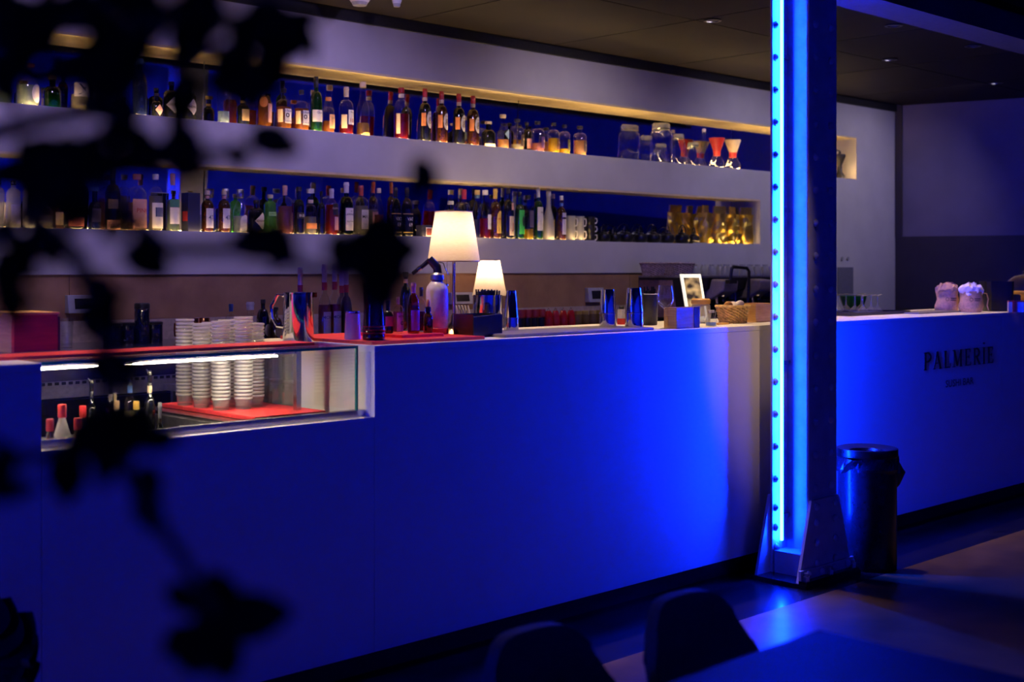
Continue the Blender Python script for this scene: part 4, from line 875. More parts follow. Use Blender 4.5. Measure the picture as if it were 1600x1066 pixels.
bar_bottle('clear bitters bottle with pink cap and lilac label', 622, 521, 464, 16, SZ, 'apoth', 'clear', cap=PK, captype='foil', liq=(ROS, .6), lb=('rect', .06, .56, 62, LV, 10), txt=[('BITTERS', .46, .010, BK, .9), ('o', .3, .03, BK, 1.0)])
bar_bottle('tall dark red bottle with violet label and pale top on the red mat', 646, 521, 442, 19, SZ, 'malt', 'amber', cap=(.7, .3, .25), captype='foil', liq=((.25, .02, .08), .55), lb=('rect', .06, .46, 65, (.25, .16, .45), 5))
bar_bottle('clear necked bottle of dark red bitters with black cap', 658, 519, 449, 14, SZ, 'bord', 'clear', cap=BK, captype='foil', liq=((.25, .02, .02), .46))
t = bar_bottle('dark glass pump bottle half hidden behind the bitters', 634, 517, 425, 18, TZ, 'malt', 'dark', cap=(.05, .05, .05), captype='cork', neck=CR)
p, s = PZ(672, 520, SZ); t = thing('dropper_bottle', 'small amber dropper bottle with pink rubber bulb on the red mat', 'bottle', (p[0]-.01, p[1], SZ))
L([(.0165, 0), (.018, .004), (.018, .058), (.015, .068), (.008, .074), (.008, .078)], 20).build('body', M_brownb, t, smooth=True); L([(.011, .078), (.011, .096), (.006, .098)], 14).build('collar', M_black, t, smooth=True); L([(.006, .098), (.0065, .115), (.003, .124), (0, .125)], 12).build('bulb', pc((.6, .25, .2), .5), t, smooth=True)
# soda siphon
p, s = PZ(683, 522, TZ); t = thing('soda_siphon', 'pale frosted soda siphon with black spout head on the red mat', 'siphon', p, YAW)
r = 17.5*s; H = 84*s
L([(r*.95, 0), (r, .008), (r, H*.80), (r*.92, H*.88), (r*.6, H*.97), (r*.42, H), (r*.42, H*1.03)], 30).build('body', paint('frosted_white', (.62, .60, .62), .25), t, smooth=True)
L([(r*.96, .0), (r*1.03, .004), (r*1.03, .022), (r*.99, .024)], 30).build('base_ring', pc((.5, .05, .06), .3), t, smooth=True)
L([(r*.5, H*1.0), (r*.62, H*1.02), (r*.6, H*1.10), (r*.4, H*1.14)], 20).build('collar', M_gsteel, t, smooth=True)
MB().tube([(r*.1, 0, H*1.08), (0, 0, H*1.24), (-r*.7, 0, H*1.40)], [r*.38, r*.40, r*.34], 14).build('head', M_black, t, smooth=True)
MB().tube([(-r*.65, 0, H*1.38), (-r*1.25, 0, H*1.27), (-r*2.2, 0, H*1.12)], [r*.22, r*.20, r*.17], 12).build('spout', M_black, t, smooth=True)
MB().tube([(-r*1.45, 0, H*1.235), (-r*1.75, 0, H*1.19)], r*.235, 12).build('spout_ring', M_steel, t, smooth=True)
MB().tube([(r*.1, 0, H*1.34), (r*.55, 0, H*1.32), (r*.8, 0, H*1.18), (r*1.05, 0, H*1.10)], [.004, .004, .0035, .003], 8, flat=.5).build('lever', M_steel, t, smooth=True)
# black caddy, napkins, straw container
p, s = PZ(740, 528, TOP); t = thing('black_caddy', 'black glossy box caddy standing half on the red mat edge', 'caddy', (p[0], p[1], TOP), 0)
B(0, .150, 0, .006, 0, .085).build('front_side', M_black, t); B(0, .006, .006, .115, 0, .088).build('end_side', pc((.06, .01, .012), .3), t); B(.144, .150, .006, .115, 0, .088).build('end_side', M_black, t)
B(.006, .144, .109, .115, 0, .088).build('back_side', M_black, t); B(.006, .144, .006, .109, 0, .006).build('bottom', M_black, t)
MB().tube([(0.0, -.001, .080), (.06, -.001, .083), (.13, -.001, .089)], .0015, 5).build('rim_wire', M_steel, t)
p, s = PZ(729, 516, TOP); t = thing('napkin_holder', 'dark holder fanned with white paper napkins behind the black caddy', 'napkin holder', (p[0], p[1], TOP), YAW)
B(-.035, .035, -.01, .05, 0, .05).build('holder', M_black, t)
for i in range(5): MB().prism([(-.035+.012*i, .05), (-.029+.012*i, .05), (-.045+.013*i, .105), (-.051+.013*i, .105)], 'y', -.008, .045).build('napkin', M_napkin, t)
bt, s = bar_lathe('straw_holder', 'chrome cup packed with black straws behind the caddy', 'straw holder', 762, 519, TOP, lambda s: [('cup', [(22*s, 0), (22.5*s, .004), (23*s, 58*s), (22*s, 58*s), (21*s, .006), (0, .006)], M_chrome, True)])
for i in range(46):
    a = random.uniform(0, 2*pi); rr = 19.5*s*sqrt(random.random()); h = (63+4*random.random())*s
    st_ = MB().tube([(rr*cos(a)*.8, rr*sin(a)*.8, .01), (rr*cos(a), rr*sin(a), h)], .0035, 6).build('straw', M_blackm, bt)
# shaker tins
def tins(lab, x, yb, yt, w0, w1, z=TOP):
    p, s = PZ(x, yb, z); H = (yb-yt)*s; t = thing('shaker_tin', lab, 'shaker', p, 0, 'upturned shaker tins')
    L([(w1/2*s, 0), (w1/2*s*1.01, .003), (w1/2*s*.96, H*.34)], 30).build('lower_tin', M_chrome, t, smooth=True)
    L([(w1/2*s*1.0, H*.34), (w1/2*s*1.04, H*.345), (w1/2*s*1.04, H*.37), (w1/2*s*.99, H*.38), (w0/2*s, H*.975), (w0/2*s*.95, H)], 30).build('upper_tin', M_chrome, t, smooth=True)
tins('upturned chrome shaker tins beside the straw holder', 799, 521, 454, 15, 23, TOP)
tins('upturned chrome shaker tins on the grey mat beside small red container', 950, 511, 452, 21, 27, TZ)
tins('upturned chrome shaker tins on the grey mat beside the black bucket', 991, 511, 450, 22, 29, TZ)
p, s = PZ(971, 507, TOP); t = thing('salt_box', 'small white and red container between the two shaker tins', 'container', p, 0)
B(-.014, .014, -.014, .014, 0, .028).build('red_base', pc((.6, .02, .02), .4), t); B(-.0135, .0135, -.0135, .0135, .028, .072).build('white_body', pc(W_, .4), t); L([(.012, .072), (.012, .082), (.009, .086)], 14).build('cap', M_black, t)
bt, s = bar_lathe('black_bucket', 'black ice bucket with steel rim behind the wine glass', 'bucket', 1016, 508, TOP, lambda s: [('bucket', [(10.5*s, 0), (11*s, .004), (12.5*s, 49*s), (11.8*s, 49*s), (10*s, .006), (0, .006)], M_black, True), ('rim', [(12.6*s, 48*s), (13*s, 49*s), (12.6*s, 50*s)], M_steel, True)])
for i in range(16):
    a = 2.4*i; rr = 9.5*s*sqrt((i+.5)/16); MB().tube([(rr*cos(a)*.8, rr*sin(a)*.8, .01), (rr*cos(a), rr*sin(a), (54+3*(i % 3))*s)], .004, 6).build('straw', M_blackm, bt)
def stem_glass(prof_s): pass
bar_lathe('wine_glass', 'empty clear stemmed wine glass on the worktop beside a wooden box', 'wine glass', 1040, 514, TOP, lambda s: [('foot', [(9.5*s, 0), (9.5*s, .0015), (3*s, .006), (1.2*s, 6*s)], G_clear, False), ('stem', [(1.2*s, 6*s), (1.0*s, 14*s), (1.0*s, 24*s), (2*s, 31*s)], G_clear, False),
    ('bowl', [(2*s, 31*s), (8*s, 35*s), (12.5*s, 42*s), (13.6*s, 48*s), (13*s, 55*s), (10.6*s, 68*s), (10.3*s, 68*s), (12.7*s, 55*s), (13.2*s, 48*s), (12*s, 42.5*s), (0, 34*s)], G_clear, True)])
def wood_box(lab, x0, yb, w_, d_, h_, end=None, name='wooden_box'):
    p, s = PZ(x0, yb, TOP); t = thing(name, lab, 'box', (p[0], p[1], TOP), 0)
    B(0, w_, 0, .01, 0, h_).build('front_board', M_oak, t, bevel=.001); B(0, w_, d_-.01, d_, 0, h_).build('back_board', M_oak, t); B(0, .01, .01, d_-.01, 0, h_).build('side_board', M_oak, t)
    B(w_-.01, w_, .01, d_-.01, 0, h_).build('side_board', M_oak, t); B(.01, w_-.01, .01, d_-.01, 0, .008).build('bottom_board', M_oak, t)
    if end: B(w_*.76, w_+.001, -.002, 0, 0, h_+.001).build('dark_facing', M_blackm, t)
    return t
wood_box('small oak box with dark facing beside the wine glass', 1057, 514, .160, .07, .092, True)
wood_box('oak box standing against the column side of the worktop behind basket', 1181, 504, .15, .12, .092)
p, s = PZ(1095, 505, TOP); t = thing('cookie_jar', 'clear glass jar with wooden lid behind the small oak box', 'jar', p)
open_lathe([(.042, 0), (.046, .005), (.046, .085), (.04, .092)], 26).build('jar', G_frost, t, smooth=True); L([(.043, .092), (.047, .095), (.047, .112), (.040, .118)], 26).build('lid', M_oak, t, smooth=True); L([(.038, .084), (.038, .0925)], 20).build('seal', pc((.7, .6, .5), .5), t)
p, s = PZ(1111, 510, TOP); t = thing('clip_jar', 'little clip top glass bottle before the wicker basket', 'jar', p)
L([(.024, 0), (.026, .004), (.026, .03), (.013, .05), (.013, .062)], 18).build('body', G_clear, t, smooth=True); L([(.0155, .062), (.0155, .074)], 16).build('lid', pc(W_, .3), t)
MB().tube([(-.016, -.01, .04), (-.017, -.014, .07), (.017, -.014, .07), (.016, -.01, .04)], .0018, 6).build('wire_clip', M_steel, t); L([(.0225, .003), (.0225, .018)], 16).build('blue_fill', pc((.15, .25, .7), .2), t)
p, s = PZ(1116, 508, TOP); tag(B(-.03, .05, 0, .05, 0, .008).build('wooden_coaster', M_oak, None, (p[0]+.05, p[1]-.01, TOP)), 'small wooden coaster board before the wicker basket', 'coaster')
def basket(lab, loc, wx, wy, h, m, name='wicker_basket', rz=0):
    t = thing(name, lab, 'basket', loc, rz)
    n, rows = 56, 12; vs = []; fs = []
    for j in range(rows+1):
        f = .78+.22*j/rows
        for i in range(n):
            a = 2*pi*i/n; ca, sa = cos(a), sin(a); q = (abs(ca)**5+abs(sa)**5)**(-.2); o = .0035*(1 if (i//2+j) % 2 else -1)
            vs.append(((wx*f+o)*q*ca, (wy*f+o)*q*sa, h*j/rows))
    for j in range(rows):
        for i in range(n): i2 = (i+1) % n; fs.append((j*n+i, j*n+i2, (j+1)*n+i2, (j+1)*n+i))
    fs.append(tuple(range(n-1, -1, -1))); MB().add(vs, fs).build('weave', m, t)
    pts = []
    for i in range(40):
        a = 2*pi*i/40; ca, sa = cos(a), sin(a); q = (abs(ca)**5+abs(sa)**5)**(-.2); pts.append((wx*q*ca, wy*q*sa, h))
    MB().tube(pts, .006, 8, True).build('rim', m, t, smooth=True); return t
def crump_ball(t, c, r, m, seed, name):
    b = MB().lathe([(r*sin(pi*k/7), -r*cos(pi*k/7)) for k in range(8)], 12, c=c, ay=.8); crumple(b, r*.5, seed); return b.build(name, m, t)
p, s = PZ(1145, 505, TOP); t = basket('honey coloured wicker basket with white wrappers on the worktop', p, .082, .055, .082, M_wick)
for i, dx in enumerate((-.045, .0, .045)):
    b = thing('wrapped_sweet', 'crumpled paper wrapped sachet sitting in the honey wicker basket', 'sachet', (p[0]+dx, p[1], TOP+.080), 0, 'sachets in basket'); crump_ball(b, (0, 0, 0), .026, (M_oak, M_napkin, M_napkin)[i], i, 'wrapper')
# glowing picture frame
p, s = PZ(1096, 498, TOP); p = (p[0], BARB-.05, TOP); t = thing('digital_frame', 'white digital photo frame showing a latte picture, leaning back', 'picture frame', (U(1091, BARB-.05), BARB-.05, TOP), YAW+.35)
hh = .235; ww = .058; ln = .22
def lean(x, z, y=0): return (x-z*ln*.55, y+z*.12, z)
def panel(x0, x1, z0, z1, y0, y1):
    P = [lean(x, z, y) for z in (z0, z1) for y in (y0, y1) for x in (x0, x1)]
    return MB().add(P, [(0, 2, 3, 1), (4, 5, 7, 6), (0, 1, 5, 4), (2, 6, 7, 3), (0, 4, 6, 2), (1, 3, 7, 5)])
panel(-ww, ww, 0, hh, 0, .012).build('frame', emit('lit_frame', (1.0, .93, .78), .9), t)
Ms, n_, l_ = nodes_of('latte_screen'); b_ = n_['Principled BSDF']; tcx = n_.new('ShaderNodeTexCoord'); nzz = n_.new('ShaderNodeTexNoise'); nzz.inputs['Scale'].default_value = 22; nzz.inputs['Detail'].default_value = 1
crp = n_.new('ShaderNodeValToRGB'); e = crp.color_ramp.elements; e[0].color = (.02, .012, .008, 1); e[0].position = .36; e[1].color = (1, .62, .25, 1); e[1].position = .64
l_.new(tcx.outputs['Object'], nzz.inputs['Vector']); l_.new(nzz.outputs['Fac'], crp.inputs[0]); l_.new(crp.outputs[0], b_.inputs['Emission Color']); b_.inputs['Emission Strength'].default_value = .8; b_.inputs['Base Color'].default_value = (.02, .02, .02, 1)
panel(-ww*.76, ww*.76, hh*.08, hh*.92, -.0012, -.0002).build('screen', Ms, t)
panel(-.01, .01, 0, hh*.6, .012, .05).build('stand', M_black, t)

# ================================================================== ESPRESSO MACHINE AND ITS LOAD
MU0, MV0, MV1, MZ1 = 6.76, 5.22, 5.76, 1.352
em = thing('espresso_machine', 'large black and grey espresso machine with lever and cup tray on top', 'espresso machine', (MU0, MV0, BACKT))
HZ = MZ1-BACKT; Wm = 1.25; Dm = MV1-MV0
M_mach = paint('machine_grey', (.42, .36, .32), .3, var=.03)
MB().prism([(.14, 0.01), (Dm, 0.01), (Dm, HZ-.012), (.0, HZ-.012), (.0, HZ-.09), (.14, HZ-.12)], 'x', .0, Wm).build('housing', M_black, em)
MB().prism([(.20, .02), (Dm-.01, .02), (Dm-.01, HZ-.03), (.24, HZ-.03)], 'x', -.006, -.0002).build('side_panel', paint('machine_brown', (.30, .17, .15), .4), em)
B(0, Wm, -.0, Dm, HZ-.012, HZ).build('cup_tray', M_gsteel, em); B(0.02, Wm-.02, -.16, .139, 0, .03).build('drip_tray', M_steel, em)
for i, x in enumerate((.16, .56, .96)):
    MB().prism([(-.13, HZ-.03), (-.02, HZ-.02), (0.0, HZ-.09), (.139, HZ-.13), (.139, HZ-.17), (-.02, HZ-.155), (-.12, HZ-.10)], 'x', x-.08, x+.08).build('group_head', M_mach, em, bevel=.012)
    L([(.035, HZ-.185), (.04, HZ-.15), (.04, HZ-.12)], 20, c=(x, -.03, 0)).build('brew_cup', M_chrome, em, smooth=True)
    MB().tube([(x, -.06, HZ-.17), (x+.01, -.13, HZ-.178), (x+.02, -.22, HZ-.19)], [.012, .014, .016], 10).build('portafilter_handle', M_black, em, smooth=True)
    MB().tube([(x+.08, .0, HZ-.04), (x+.13, -.06, HZ-.09), (x+.12, -.07, HZ-.24)], [.009, .008, .006], 8).build('steam_wand', M_black if i else M_chrome, em, smooth=True)
MB().tube([(.13, -.14, HZ-.04), (.13, -.15, HZ+.045), (.15, -.15, HZ+.06), (.30, -.15, HZ+.052), (.325, -.15, HZ+.03), (.32, -.15, HZ-.10), (.30, -.15, HZ-.26)], .011, 10).build('lever_frame', M_black, em, smooth=True)
B(.09, .17, -.165, -.1301, HZ-.05, HZ-.025).build('lever_pivot', M_black, em)
for x, lab, wx in ((1024, 'pale wicker basket with dark cloth on the machine, smaller of two', .075), (1064, 'pale wicker basket with dark cloth on the machine, longer one', .115)):
    u, s = PV(x, 5.58); t = basket(lab, (u[0]+.0, 5.60, MZ1), wx, .07, .085, M_wickp, 'bread_basket')
    k = MB().lathe([(0.0, .085), (.06, .088), (.065, .075)], 14, ay=.9, ax=wx/.07); crumple(k, .02, x); k.build('dark_lining', pc((.03, .015, .02), .7), t)
ci = 0
for r_ in range(3):
    for c_ in range(9):
        u = MU0+.40+c_*.092+.02*(r_ % 2); v = MV0+.10+r_*.13
        t = thing('stacked_glass', 'upturned small coffee glass on the espresso machine cup tray', 'glass', (u, v, MZ1), 0, 'upturned glasses on the machine')
        open_lathe([(.036, 0), (.034, .03), (.022, .062), (.020, .066), (0, .066)], 14).build('bowl', G_frost, t, smooth=True)
        L([(.012, .066), (.017, .074), (.017, .078)], 12).build('foot', G_frost, t, smooth=True)
# ---- socket dots and grey sheet on the white wall end
p, s = PV(1321, WALL-.002, 440); B(-.13, .12, -.004, 0, -.12, .12).build('hatch', pc((.20, .20, .26), .5), wb, (p[0], WALL-.0005, p[2]))
for x in (1315, 1324):
    p, s = PV(x, WALL, 404); L([(.016, 0), (.016, .004)], 14).build('switch', pc((.4, .4, .42), .5), wb, (p[0], WALL-.006, p[2])).rotation_euler = (pi/2, 0, 0)

# ================================================================== WORKTOP BEYOND THE COLUMN
(u0, _, _), s = PZ(1302, 496, TOP)
p0 = PZ(1335, 491, TOP)[0]
t = thing('serving_tray', 'black serving tray under the upturned stemmed glasses beyond the column', 'tray', (p0[0], p0[1], TOP))
B(-.33, .33, -.17, .13, 0, .006).build('base', M_black, t)
for a in ((-.33, .33, -.17, -.162), (-.33, .33, .122, .13), (-.33, -.322, -.162, .122), (.322, .33, -.162, .122)): B(*a, .006, .018).build('rim', M_black, t)
sg = None
for i, (x, yb) in enumerate(((1309, 489), (1322, 488), (1336, 489), (1348, 491), (1361, 490), (1371, 489), (1346, 486))):
    q, s = PZ(x, yb, TOP+.006)
    lab = 'upturned clear stemmed glass standing on the black serving tray'
    if sg is None:
        sg = t = thing('stemmed_glass', lab, 'glass', q, 0, 'upturned stemmed glasses on the tray')
        open_lathe([(.031, 0), (.032, .003), (.027, .022), (.012, .036), (.006, .042)], 18).build('bowl', G_tum, t, smooth=True)
        L([(.006, .042), (.0045, .06), (.0045, .10)], 10).build('stem', G_tum, t, smooth=True); L([(.0045, .10), (.025, .106), (.026, .109), (0, .110)], 18).build('foot', G_tum, t, smooth=True)
    else: dup(sg, q, 0)
(u, v, _), s = PV(1333, 5.42); t = thing('green_bowl', 'green glass bowl on the back counter behind the upturned stemmed glasses', 'bowl', (u, v, BACKT))
open_lathe([(.045, 0), (.05, .006), (.08, .05), (.10, .11), (.105, .135), (.10, .135), (.075, .055), (0, .012)], 28).build('bowl', paint('green_glazed', (.02, .22, .04), .15), t, smooth=True)
L([(.05, .004), (.052, -.0), (.045, .012)], 24).build('foot_ring', M_dgreen, t)
q, s = PZ(1436, 491, TOP); t = thing('slate_board', 'dark thin slate board lying on the worktop before the canvas bags', 'board', (q[0]+.27, q[1]+.02, TOP)); B(-.28, .22, -.03, .16, 0, .010).build('slab', M_greymat, t, bevel=.002)
def canvas(lab, x, yb, r, h, nap, seed, rz):
    q, s = PZ(x, yb, TOP); t = thing('canvas_bag', lab, 'bag', q, rz, 'canvas bread bags')
    b = MB(); b.captop = False; b.lathe([(r*.86, 0), (r*.98, .008), (r*1.05, h*.3), (r*.98, h*.62), (r*.92, h*.9), (r*.97, h), (r*.93, h*1.0), (r*.88, h*.9)], 30, ay=.85); crumple(b, .011, seed); b.build('sack', M_canvas, t, smooth=True)
    m = MB().lathe([(r*.9, h*.86), (r*.95, h*1.0), (r*1.0, h*1.14), (r*.75, h*1.30), (r*.3, h*1.34), (0, h*1.30)], 22, ay=.85); rj = random.Random(seed); m.v = [(x+rj.uniform(-.011, .011), y+rj.uniform(-.011, .011), z+rj.uniform(-.012, .016)) for x, y, z in m.v]; m.build('paper_lining', nap, t)
    lg = MB().tube([(-.02+.010*cos(a), -r*.95, h*.62+.010*sin(a)) for a in [2*pi*k/12 for k in range(12)]], .0015, 5, True); lg.build('printed_ring', M_blackm, t)
    B(0, .035, -r*.96, -r*.95, h*.64, h*.68).build('printed_bar', M_blackm, t); B(0, .032, -r*.96, -r*.95, h*.55, h*.59).build('printed_bar', M_blackm, t); return t
canvas('tan canvas bag lined with brown paper on the worktop', 1480, 487, .066, .125, M_napkinb, 2, YAW)
t = canvas('tan canvas bag stuffed with white paper napkins on the worktop', 1517, 488, .068, .125, M_napkin, 5, YAW)
MB().tube([(.068, 0, .115), (.095, 0, .112), (.105, 0, .08), (.098, 0, .04), (.108, 0, .012)], .006, 8, flat=.4).build('strap', M_canvas, t, smooth=True)
q, s = PZ(1557, 486, TOP); t = thing('dark_pot', 'dark square pot between canvas bag and glass cloche', 'pot', q, YAW); open_lathe([(.075, 0), (.082, .004), (.088, .185), (.082, .185), (.07, .01), (0, .01)], 24, sq=5).build('pot', M_black, t)
q, s = PZ(1600, 484, TOP); t = thing('cake_stand', 'wooden cake stand with glass cloche on the worktop', 'cake stand', q)
L([(.04, 0), (.02, .012), (.018, .09), (.03, .10)], 20).build('foot', M_oak, t, smooth=True); L([(.125, .10), (.13, .103), (.13, .118), (.125, .12)], 30).build('board', M_oak, t, smooth=True)
open_lathe([(.105, .12), (.108, .15), (.095, .19), (.06, .215), (.015, .225)], 28).build('cloche', G_clear, t, smooth=True); L([(.006, .224), (.012, .235), (.012, .245), (0, .25)], 14).build('knob', G_clear, t, smooth=True)
for i, (x, c) in enumerate(((1578, CR), (1586, RD), (1591, LV), (1596, W_))):
    q, s = PZ(x, 488, TOP); t = thing('sachet_box', 'little upright sachet pack beside the cake stand foot', 'packet', q, YAW, 'sachet packs'); B(-.012, .012, -.01, .01, 0, .062).build('pack', pc(c, .5), t); B(-.012, .012, -.0104, .0104, .062, .070).build('top_band', pc(RD, .5), t)

# ================================================================== BIN, CHAIRS, TABLE
q, s = PZ(1355, 885, 0); t = thing('waste_bin', 'dark cylindrical waste bin with funnel lid beside the column foot', 'bin', q)
r = .135; H = .56
L([(r*.97, 0), (r, .006), (r, H*.9)], 36).build('drum', paint('bin_steel', (.03, .03, .035), .25, .6), t, smooth=True)
open_lathe([(r*1.03, H*.93), (r*1.05, H*.94), (r*1.04, H*.995), (r*.98, H), (r*.6, H*.975), (r*.5, H*.93)], 36).build('funnel_lid', paint('dark_lid', (.10, .09, .08), .3, 1.0), t, smooth=True)
m = open_lathe([(r*1.02, H*.80), (r*1.07, H*.84), (r*1.05, H*.90), (r*1.02, H*.935)], 40); crumple(m, .018, 4); m.build('liner', M_binbag, t)
m = MB().lathe([(0, 0), (.035, .03), (.045, .09), (.03, .14), (.012, .16)], 14, c=(r*.95, -.06, H*.62)); crumple(m, .03, 8); m.build('liner_knot', M_binbag, t)
def chair(lab, loc, rz):
    t = thing('dining_chair', lab, 'chair', loc, rz, 'dark upholstered dining chairs')
    nx, nz = 12, 10; vs = []; fs = []
    for side in (0, 1):
        for j in range(nz+1):
            f = j/nz
            for i in range(nx+1):
                e = -1+2*i/nx; wd = .175*(1-.16*f**2); corner = (1-abs(e)**4*.0)
                z = .44+.30*f-(.10*abs(e)**5*f**3); y = .20+.05*f-.07*e*e*(1-.3*f)
                vs.append((e*wd, y+(0.028 if side else 0), z))
    N = (nx+1)*(nz+1)
    for j in range(nz):
        for i in range(nx):
            a = j*(nx+1)+i; q4 = (a, a+1, a+nx+2, a+nx+1); fs += [q4, tuple(N+k for k in reversed(q4))]
    rim = [i for i in range(nx+1)]+[j*(nx+1)+nx for j in range(1, nz+1)]+[nz*(nx+1)+i for i in range(nx-1, -1, -1)]+[j*(nx+1) for j in range(nz-1, 0, -1)]
    for k in range(len(rim)): a, b = rim[k], rim[(k+1) % len(rim)]; fs.append((a, b, N+b, N+a))
    o = MB().add(vs, fs).build('backrest', M_chair, t, smooth=True)
    L([(.165, .41), (.18, .425), (.18, .45), (.155, .465), (0, .468)], 28, sq=3.5).build('seat', M_chair, t, smooth=True)
    for sx in (-1, 1):
        for sy in (-1, 1): MB().tube([(sx*.12, sy*.12, .415), (sx*.16, sy*.17, 0)], [.014, .010], 8).build('leg', M_black, t, smooth=True)
    return t
def chair_at(lab, x, yt, rz=0):
    q, s = PZ(x, yt, .735); return chair(lab, (q[0], q[1]-.24, 0), rz)
chair_at('dark upholstered dining chair at the table, further from the column', 836, 990)
chair_at('dark upholstered dining chair at the table, nearer the column', 1072, 935)
chair_at('dark upholstered dining chair standing alone past the dark table', 1655, 838, .5)
t = thing('dining_table', 'dark glossy dining table before the two upholstered chairs', 'table', (1.0, .66, 0))
B(-.28, 1.0, -.60, .62, .725, .75).build('table_top', M_table, t, bevel=.004)
for sx in (-.2, .85):
    for sy in (-.5, .5): B(sx-.025, sx+.025, sy-.025, sy+.025, 0, .725).build('leg', M_black, t)

# ================================================================== PLANTS
lf = MB(); NL = 10; vs = []; fs = []
for i in range(NL+1):
    f = i/NL; w_ = .24*sin(pi*f**.85)**.8 if 0 < f < 1 else 0.004
    for e in (-1, 0, 1): vs.append((f, e*w_, abs(e)*w_*.25-.10*f*f))
for i in range(NL):
    for k in range(2): a = i*3+k; fs.append((a, a+1, a+4, a+3))
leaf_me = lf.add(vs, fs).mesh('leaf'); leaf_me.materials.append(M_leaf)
for p_ in leaf_me.polygons: p_.use_smooth = True
right = Vector((RT[0], RT[1], 0)); fwd = Vector((FW[0], FW[1], 0)); upv = Vector((0, 0, 1))
def leaf(root, x, y, ang, ln, depth, tilt=0.3, roll=0.0, wf=1.0):
    base = PD(x, y, depth); sz = ln*depth/FPX
    d = (right*cos(ang)+upv*sin(ang)).normalized(); d = (d+fwd*tilt).normalized()
    nrm = (-fwd+upv*roll).normalized(); sd = nrm.cross(d).normalized(); nrm = d.cross(sd)
    o = bpy.data.objects.new('leaf', leaf_me); COL.objects.link(o); o.parent = root
    M = Matrix((( d.x*sz, sd.x*sz*wf, nrm.x*sz, base.x), (d.y*sz, sd.y*sz*wf, nrm.y*sz, base.y), (d.z*sz, sd.z*sz*wf, nrm.z*sz, base.z), (0, 0, 0, 1)))
    o.matrix_local = root.matrix_world.inverted() @ M
tr = thing('potted_tree', 'dark leafy tree with branches hanging close before the bar', 'tree', (0, 0, 0))
D = .70
trunk = PD(-330, 420, D); bx, by = trunk.x, trunk.y
open_lathe([(.13, 0), (.16, .01), (.18, .34), (.165, .34), (.15, .3), (0, .3)], 24, c=(bx, by, 0)).build('pot', M_blackm, tr, smooth=True)
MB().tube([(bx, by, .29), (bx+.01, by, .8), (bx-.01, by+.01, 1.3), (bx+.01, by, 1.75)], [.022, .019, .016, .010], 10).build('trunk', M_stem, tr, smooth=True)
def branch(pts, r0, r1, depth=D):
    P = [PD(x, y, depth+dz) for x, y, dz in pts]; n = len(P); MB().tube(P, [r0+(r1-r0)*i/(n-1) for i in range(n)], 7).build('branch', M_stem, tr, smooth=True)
branch([(-330, 350, 0), (-150, 260, .0), (40, 190, .02), (160, 170, .0), (220, 120, 0), (330, 80, 0), (450, 50, 0)], .007, .003)
branch([(-330, 120, 0), (-100, 60, 0), (60, 40, 0), (200, 40, 0), (320, 30, .03)], .007, .003)
branch([(-330, 560, 0), (-120, 440, 0), (40, 330, 0), (150, 280, 0), (240, 235, 0), (360, 240, 0), (430, 222, 0)], .007, .003)
branch([(40, 330, 0), (120, 400, 0), (160, 520, 0), (175, 690, 0), (215, 770, 0), (290, 880, 0), (335, 960, 0)], .006, .003)
branch([(150, 280, 0), (260, 390, 0), (400, 390, 0), (520, 430, 0), (590, 420, 0), (660, 290, 0)], .005, .0025)
branch([(-330, 700, 0), (-100, 640, 0), (40, 720, 0), (120, 690, 0), (175, 690, 0)], .005, .003)
r_ = random.Random(3)
# (x, y, spread x, spread y, leaves): where the foliage hangs dense
for (x, y, sx, sy, n) in ((50, 30, 85, 45, 26), (200, 45, 60, 48, 20), (180, 125, 50, 50, 18), (100, 110, 60, 30, 8), (310, 20, 30, 20, 4), (430, 55, 60, 40, 20), (375, 118, 65, 30, 15), (300, 75, 40, 30, 5), (20, 110, 25, 40, 4),
                         (110, 255, 70, 30, 20), (195, 225, 50, 30, 12), (40, 275, 45, 24, 11), (285, 245, 35, 30, 9), (120, 310, 40, 25, 6), (60, 375, 50, 14, 5), (25, 445, 30, 42, 11), (175, 330, 30, 30, 2), (225, 405, 26, 14, 3),
                         (425, 385, 50, 20, 8), (590, 405, 38, 58, 24), (520, 390, 50, 24, 3), (160, 470, 24, 55, 9), (180, 570, 20, 40, 8), (175, 680, 48, 50, 18), (10, 770, 8, 10, 1), (315, 1015, 36, 26, 10), (300, 150, 22, 24, 3)):
    for i in range(n):
        a = r_.uniform(0, 2*pi); q = sqrt(r_.random())
        th = r_.uniform(-2.6, .4) if r_.random() < .7 else r_.uniform(0, 2*pi)
        ln = r_.uniform(58, 92)
        px_, py_ = x+sx*q*cos(a), y+sy*q*sin(a)
        leaf(tr, px_-cos(th)*ln*.5, py_+sin(th)*ln*.5, th, ln, D+r_.uniform(-.09, .10), r_.uniform(-.4, .4), r_.uniform(-.6, .6), r_.uniform(.9, 1.3))
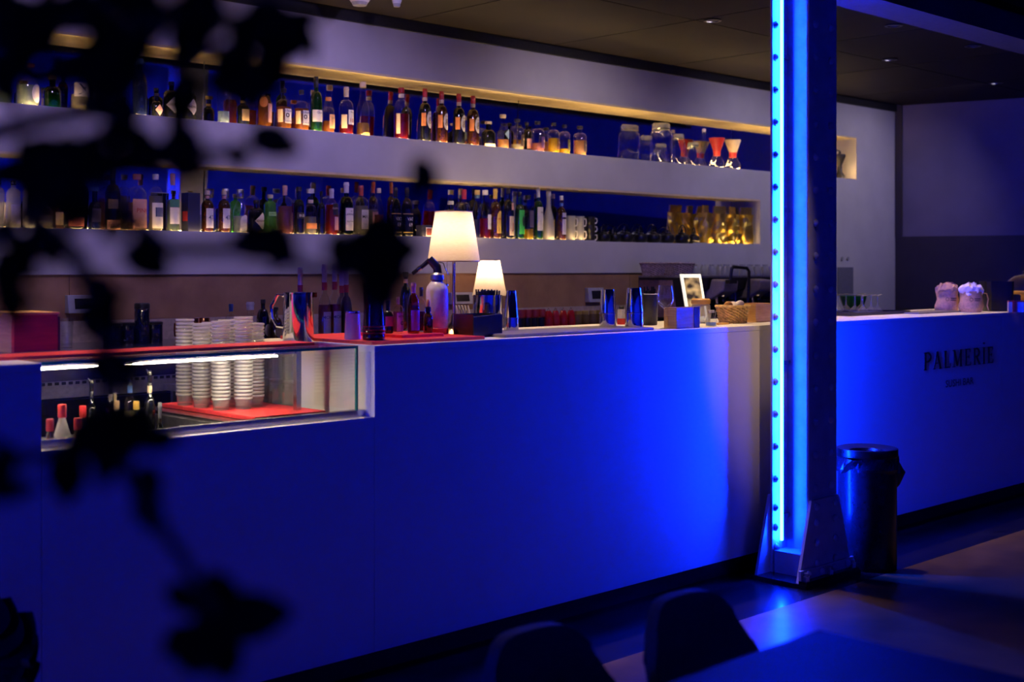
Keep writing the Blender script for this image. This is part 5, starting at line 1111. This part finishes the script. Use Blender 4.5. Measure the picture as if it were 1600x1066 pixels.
for (x, y, th, ln) in ((395, 208, -.35, 72), (365, 225, -1.3, 42), (650, 250, -1.0, 55), (640, 300, .6, 50), (108, 705, -1.7, 80), (225, 690, .15, 55), (232, 730, -1.6, 60), (226, 770, -1.4, 62), (330, 900, -1.2, 85), (268, 915, -.9, 55), (345, 965, .02, 100), (330, 930, -1.5, 70), (300, 1010, -.4, 75), (285, 1000, -1.2, 60), (150, 660, -2.2, 70), (190, 650, -.7, 75), (300, 985, -2.4, 60), (345, 985, -1.5, 80), (20, 715, -2.5, 60)):
    leaf(tr, x-cos(th)*ln*.15, y+sin(th)*ln*.15, th, ln*1.3, D, .1, 0, 1.35)
# lower plant by the bar, at the picture's edge
q = PD(-12, 1066, 2.9)
t = thing('potted_plant', 'broad leaved dark plant with painted gold-lit leaf edges low before the bar', 'plant', (q.x, q.y, 0))
bpy.context.view_layer.update()
open_lathe([(.09, 0), (.11, .01), (.13, .22), (.118, .22), (.11, .19), (0, .19)], 24).build('pot', M_blackm, t, smooth=True)
MB().tube([(0, 0, .18), (.005, 0, .35), (0, .005, .5)], [.010, .009, .006], 8).build('stem', M_stem, t)
for (x, y, th, ln) in ((-30, 1030, 1.2, 100), (-10, 1040, 1.0, 95), (0, 1050, .8, 75), (-20, 1000, 1.5, 70), (5, 1066, .45, 60), (-60, 1050, 1.7, 110), (-5, 1020, 1.25, 70), (-10, 1080, 1.1, 90), (-25, 1075, .9, 90)):
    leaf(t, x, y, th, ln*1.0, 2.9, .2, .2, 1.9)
M_goldlit = paint('gold_lit_leaf', (.55, .34, .10), .5, var=.1)  # gold tone puts warm light on the leaf edges into the colour
for (x, y, th, ln) in ((32, 1018, .2, 26), (18, 1066, 1.1, 34), (34, 1030, -1.0, 20)):
    leaf(t, x, y, th, ln, 2.88, .3, .3, 1.2)
    o = t.children[-1]; o.data = bpy.data.meshes['leaf'].copy() if not bpy.data.meshes.get('lit_leaf') else bpy.data.meshes['lit_leaf']; o.data.name = 'lit_leaf'; o.data.materials[0] = M_goldlit; o.name = 'lit_leaf'
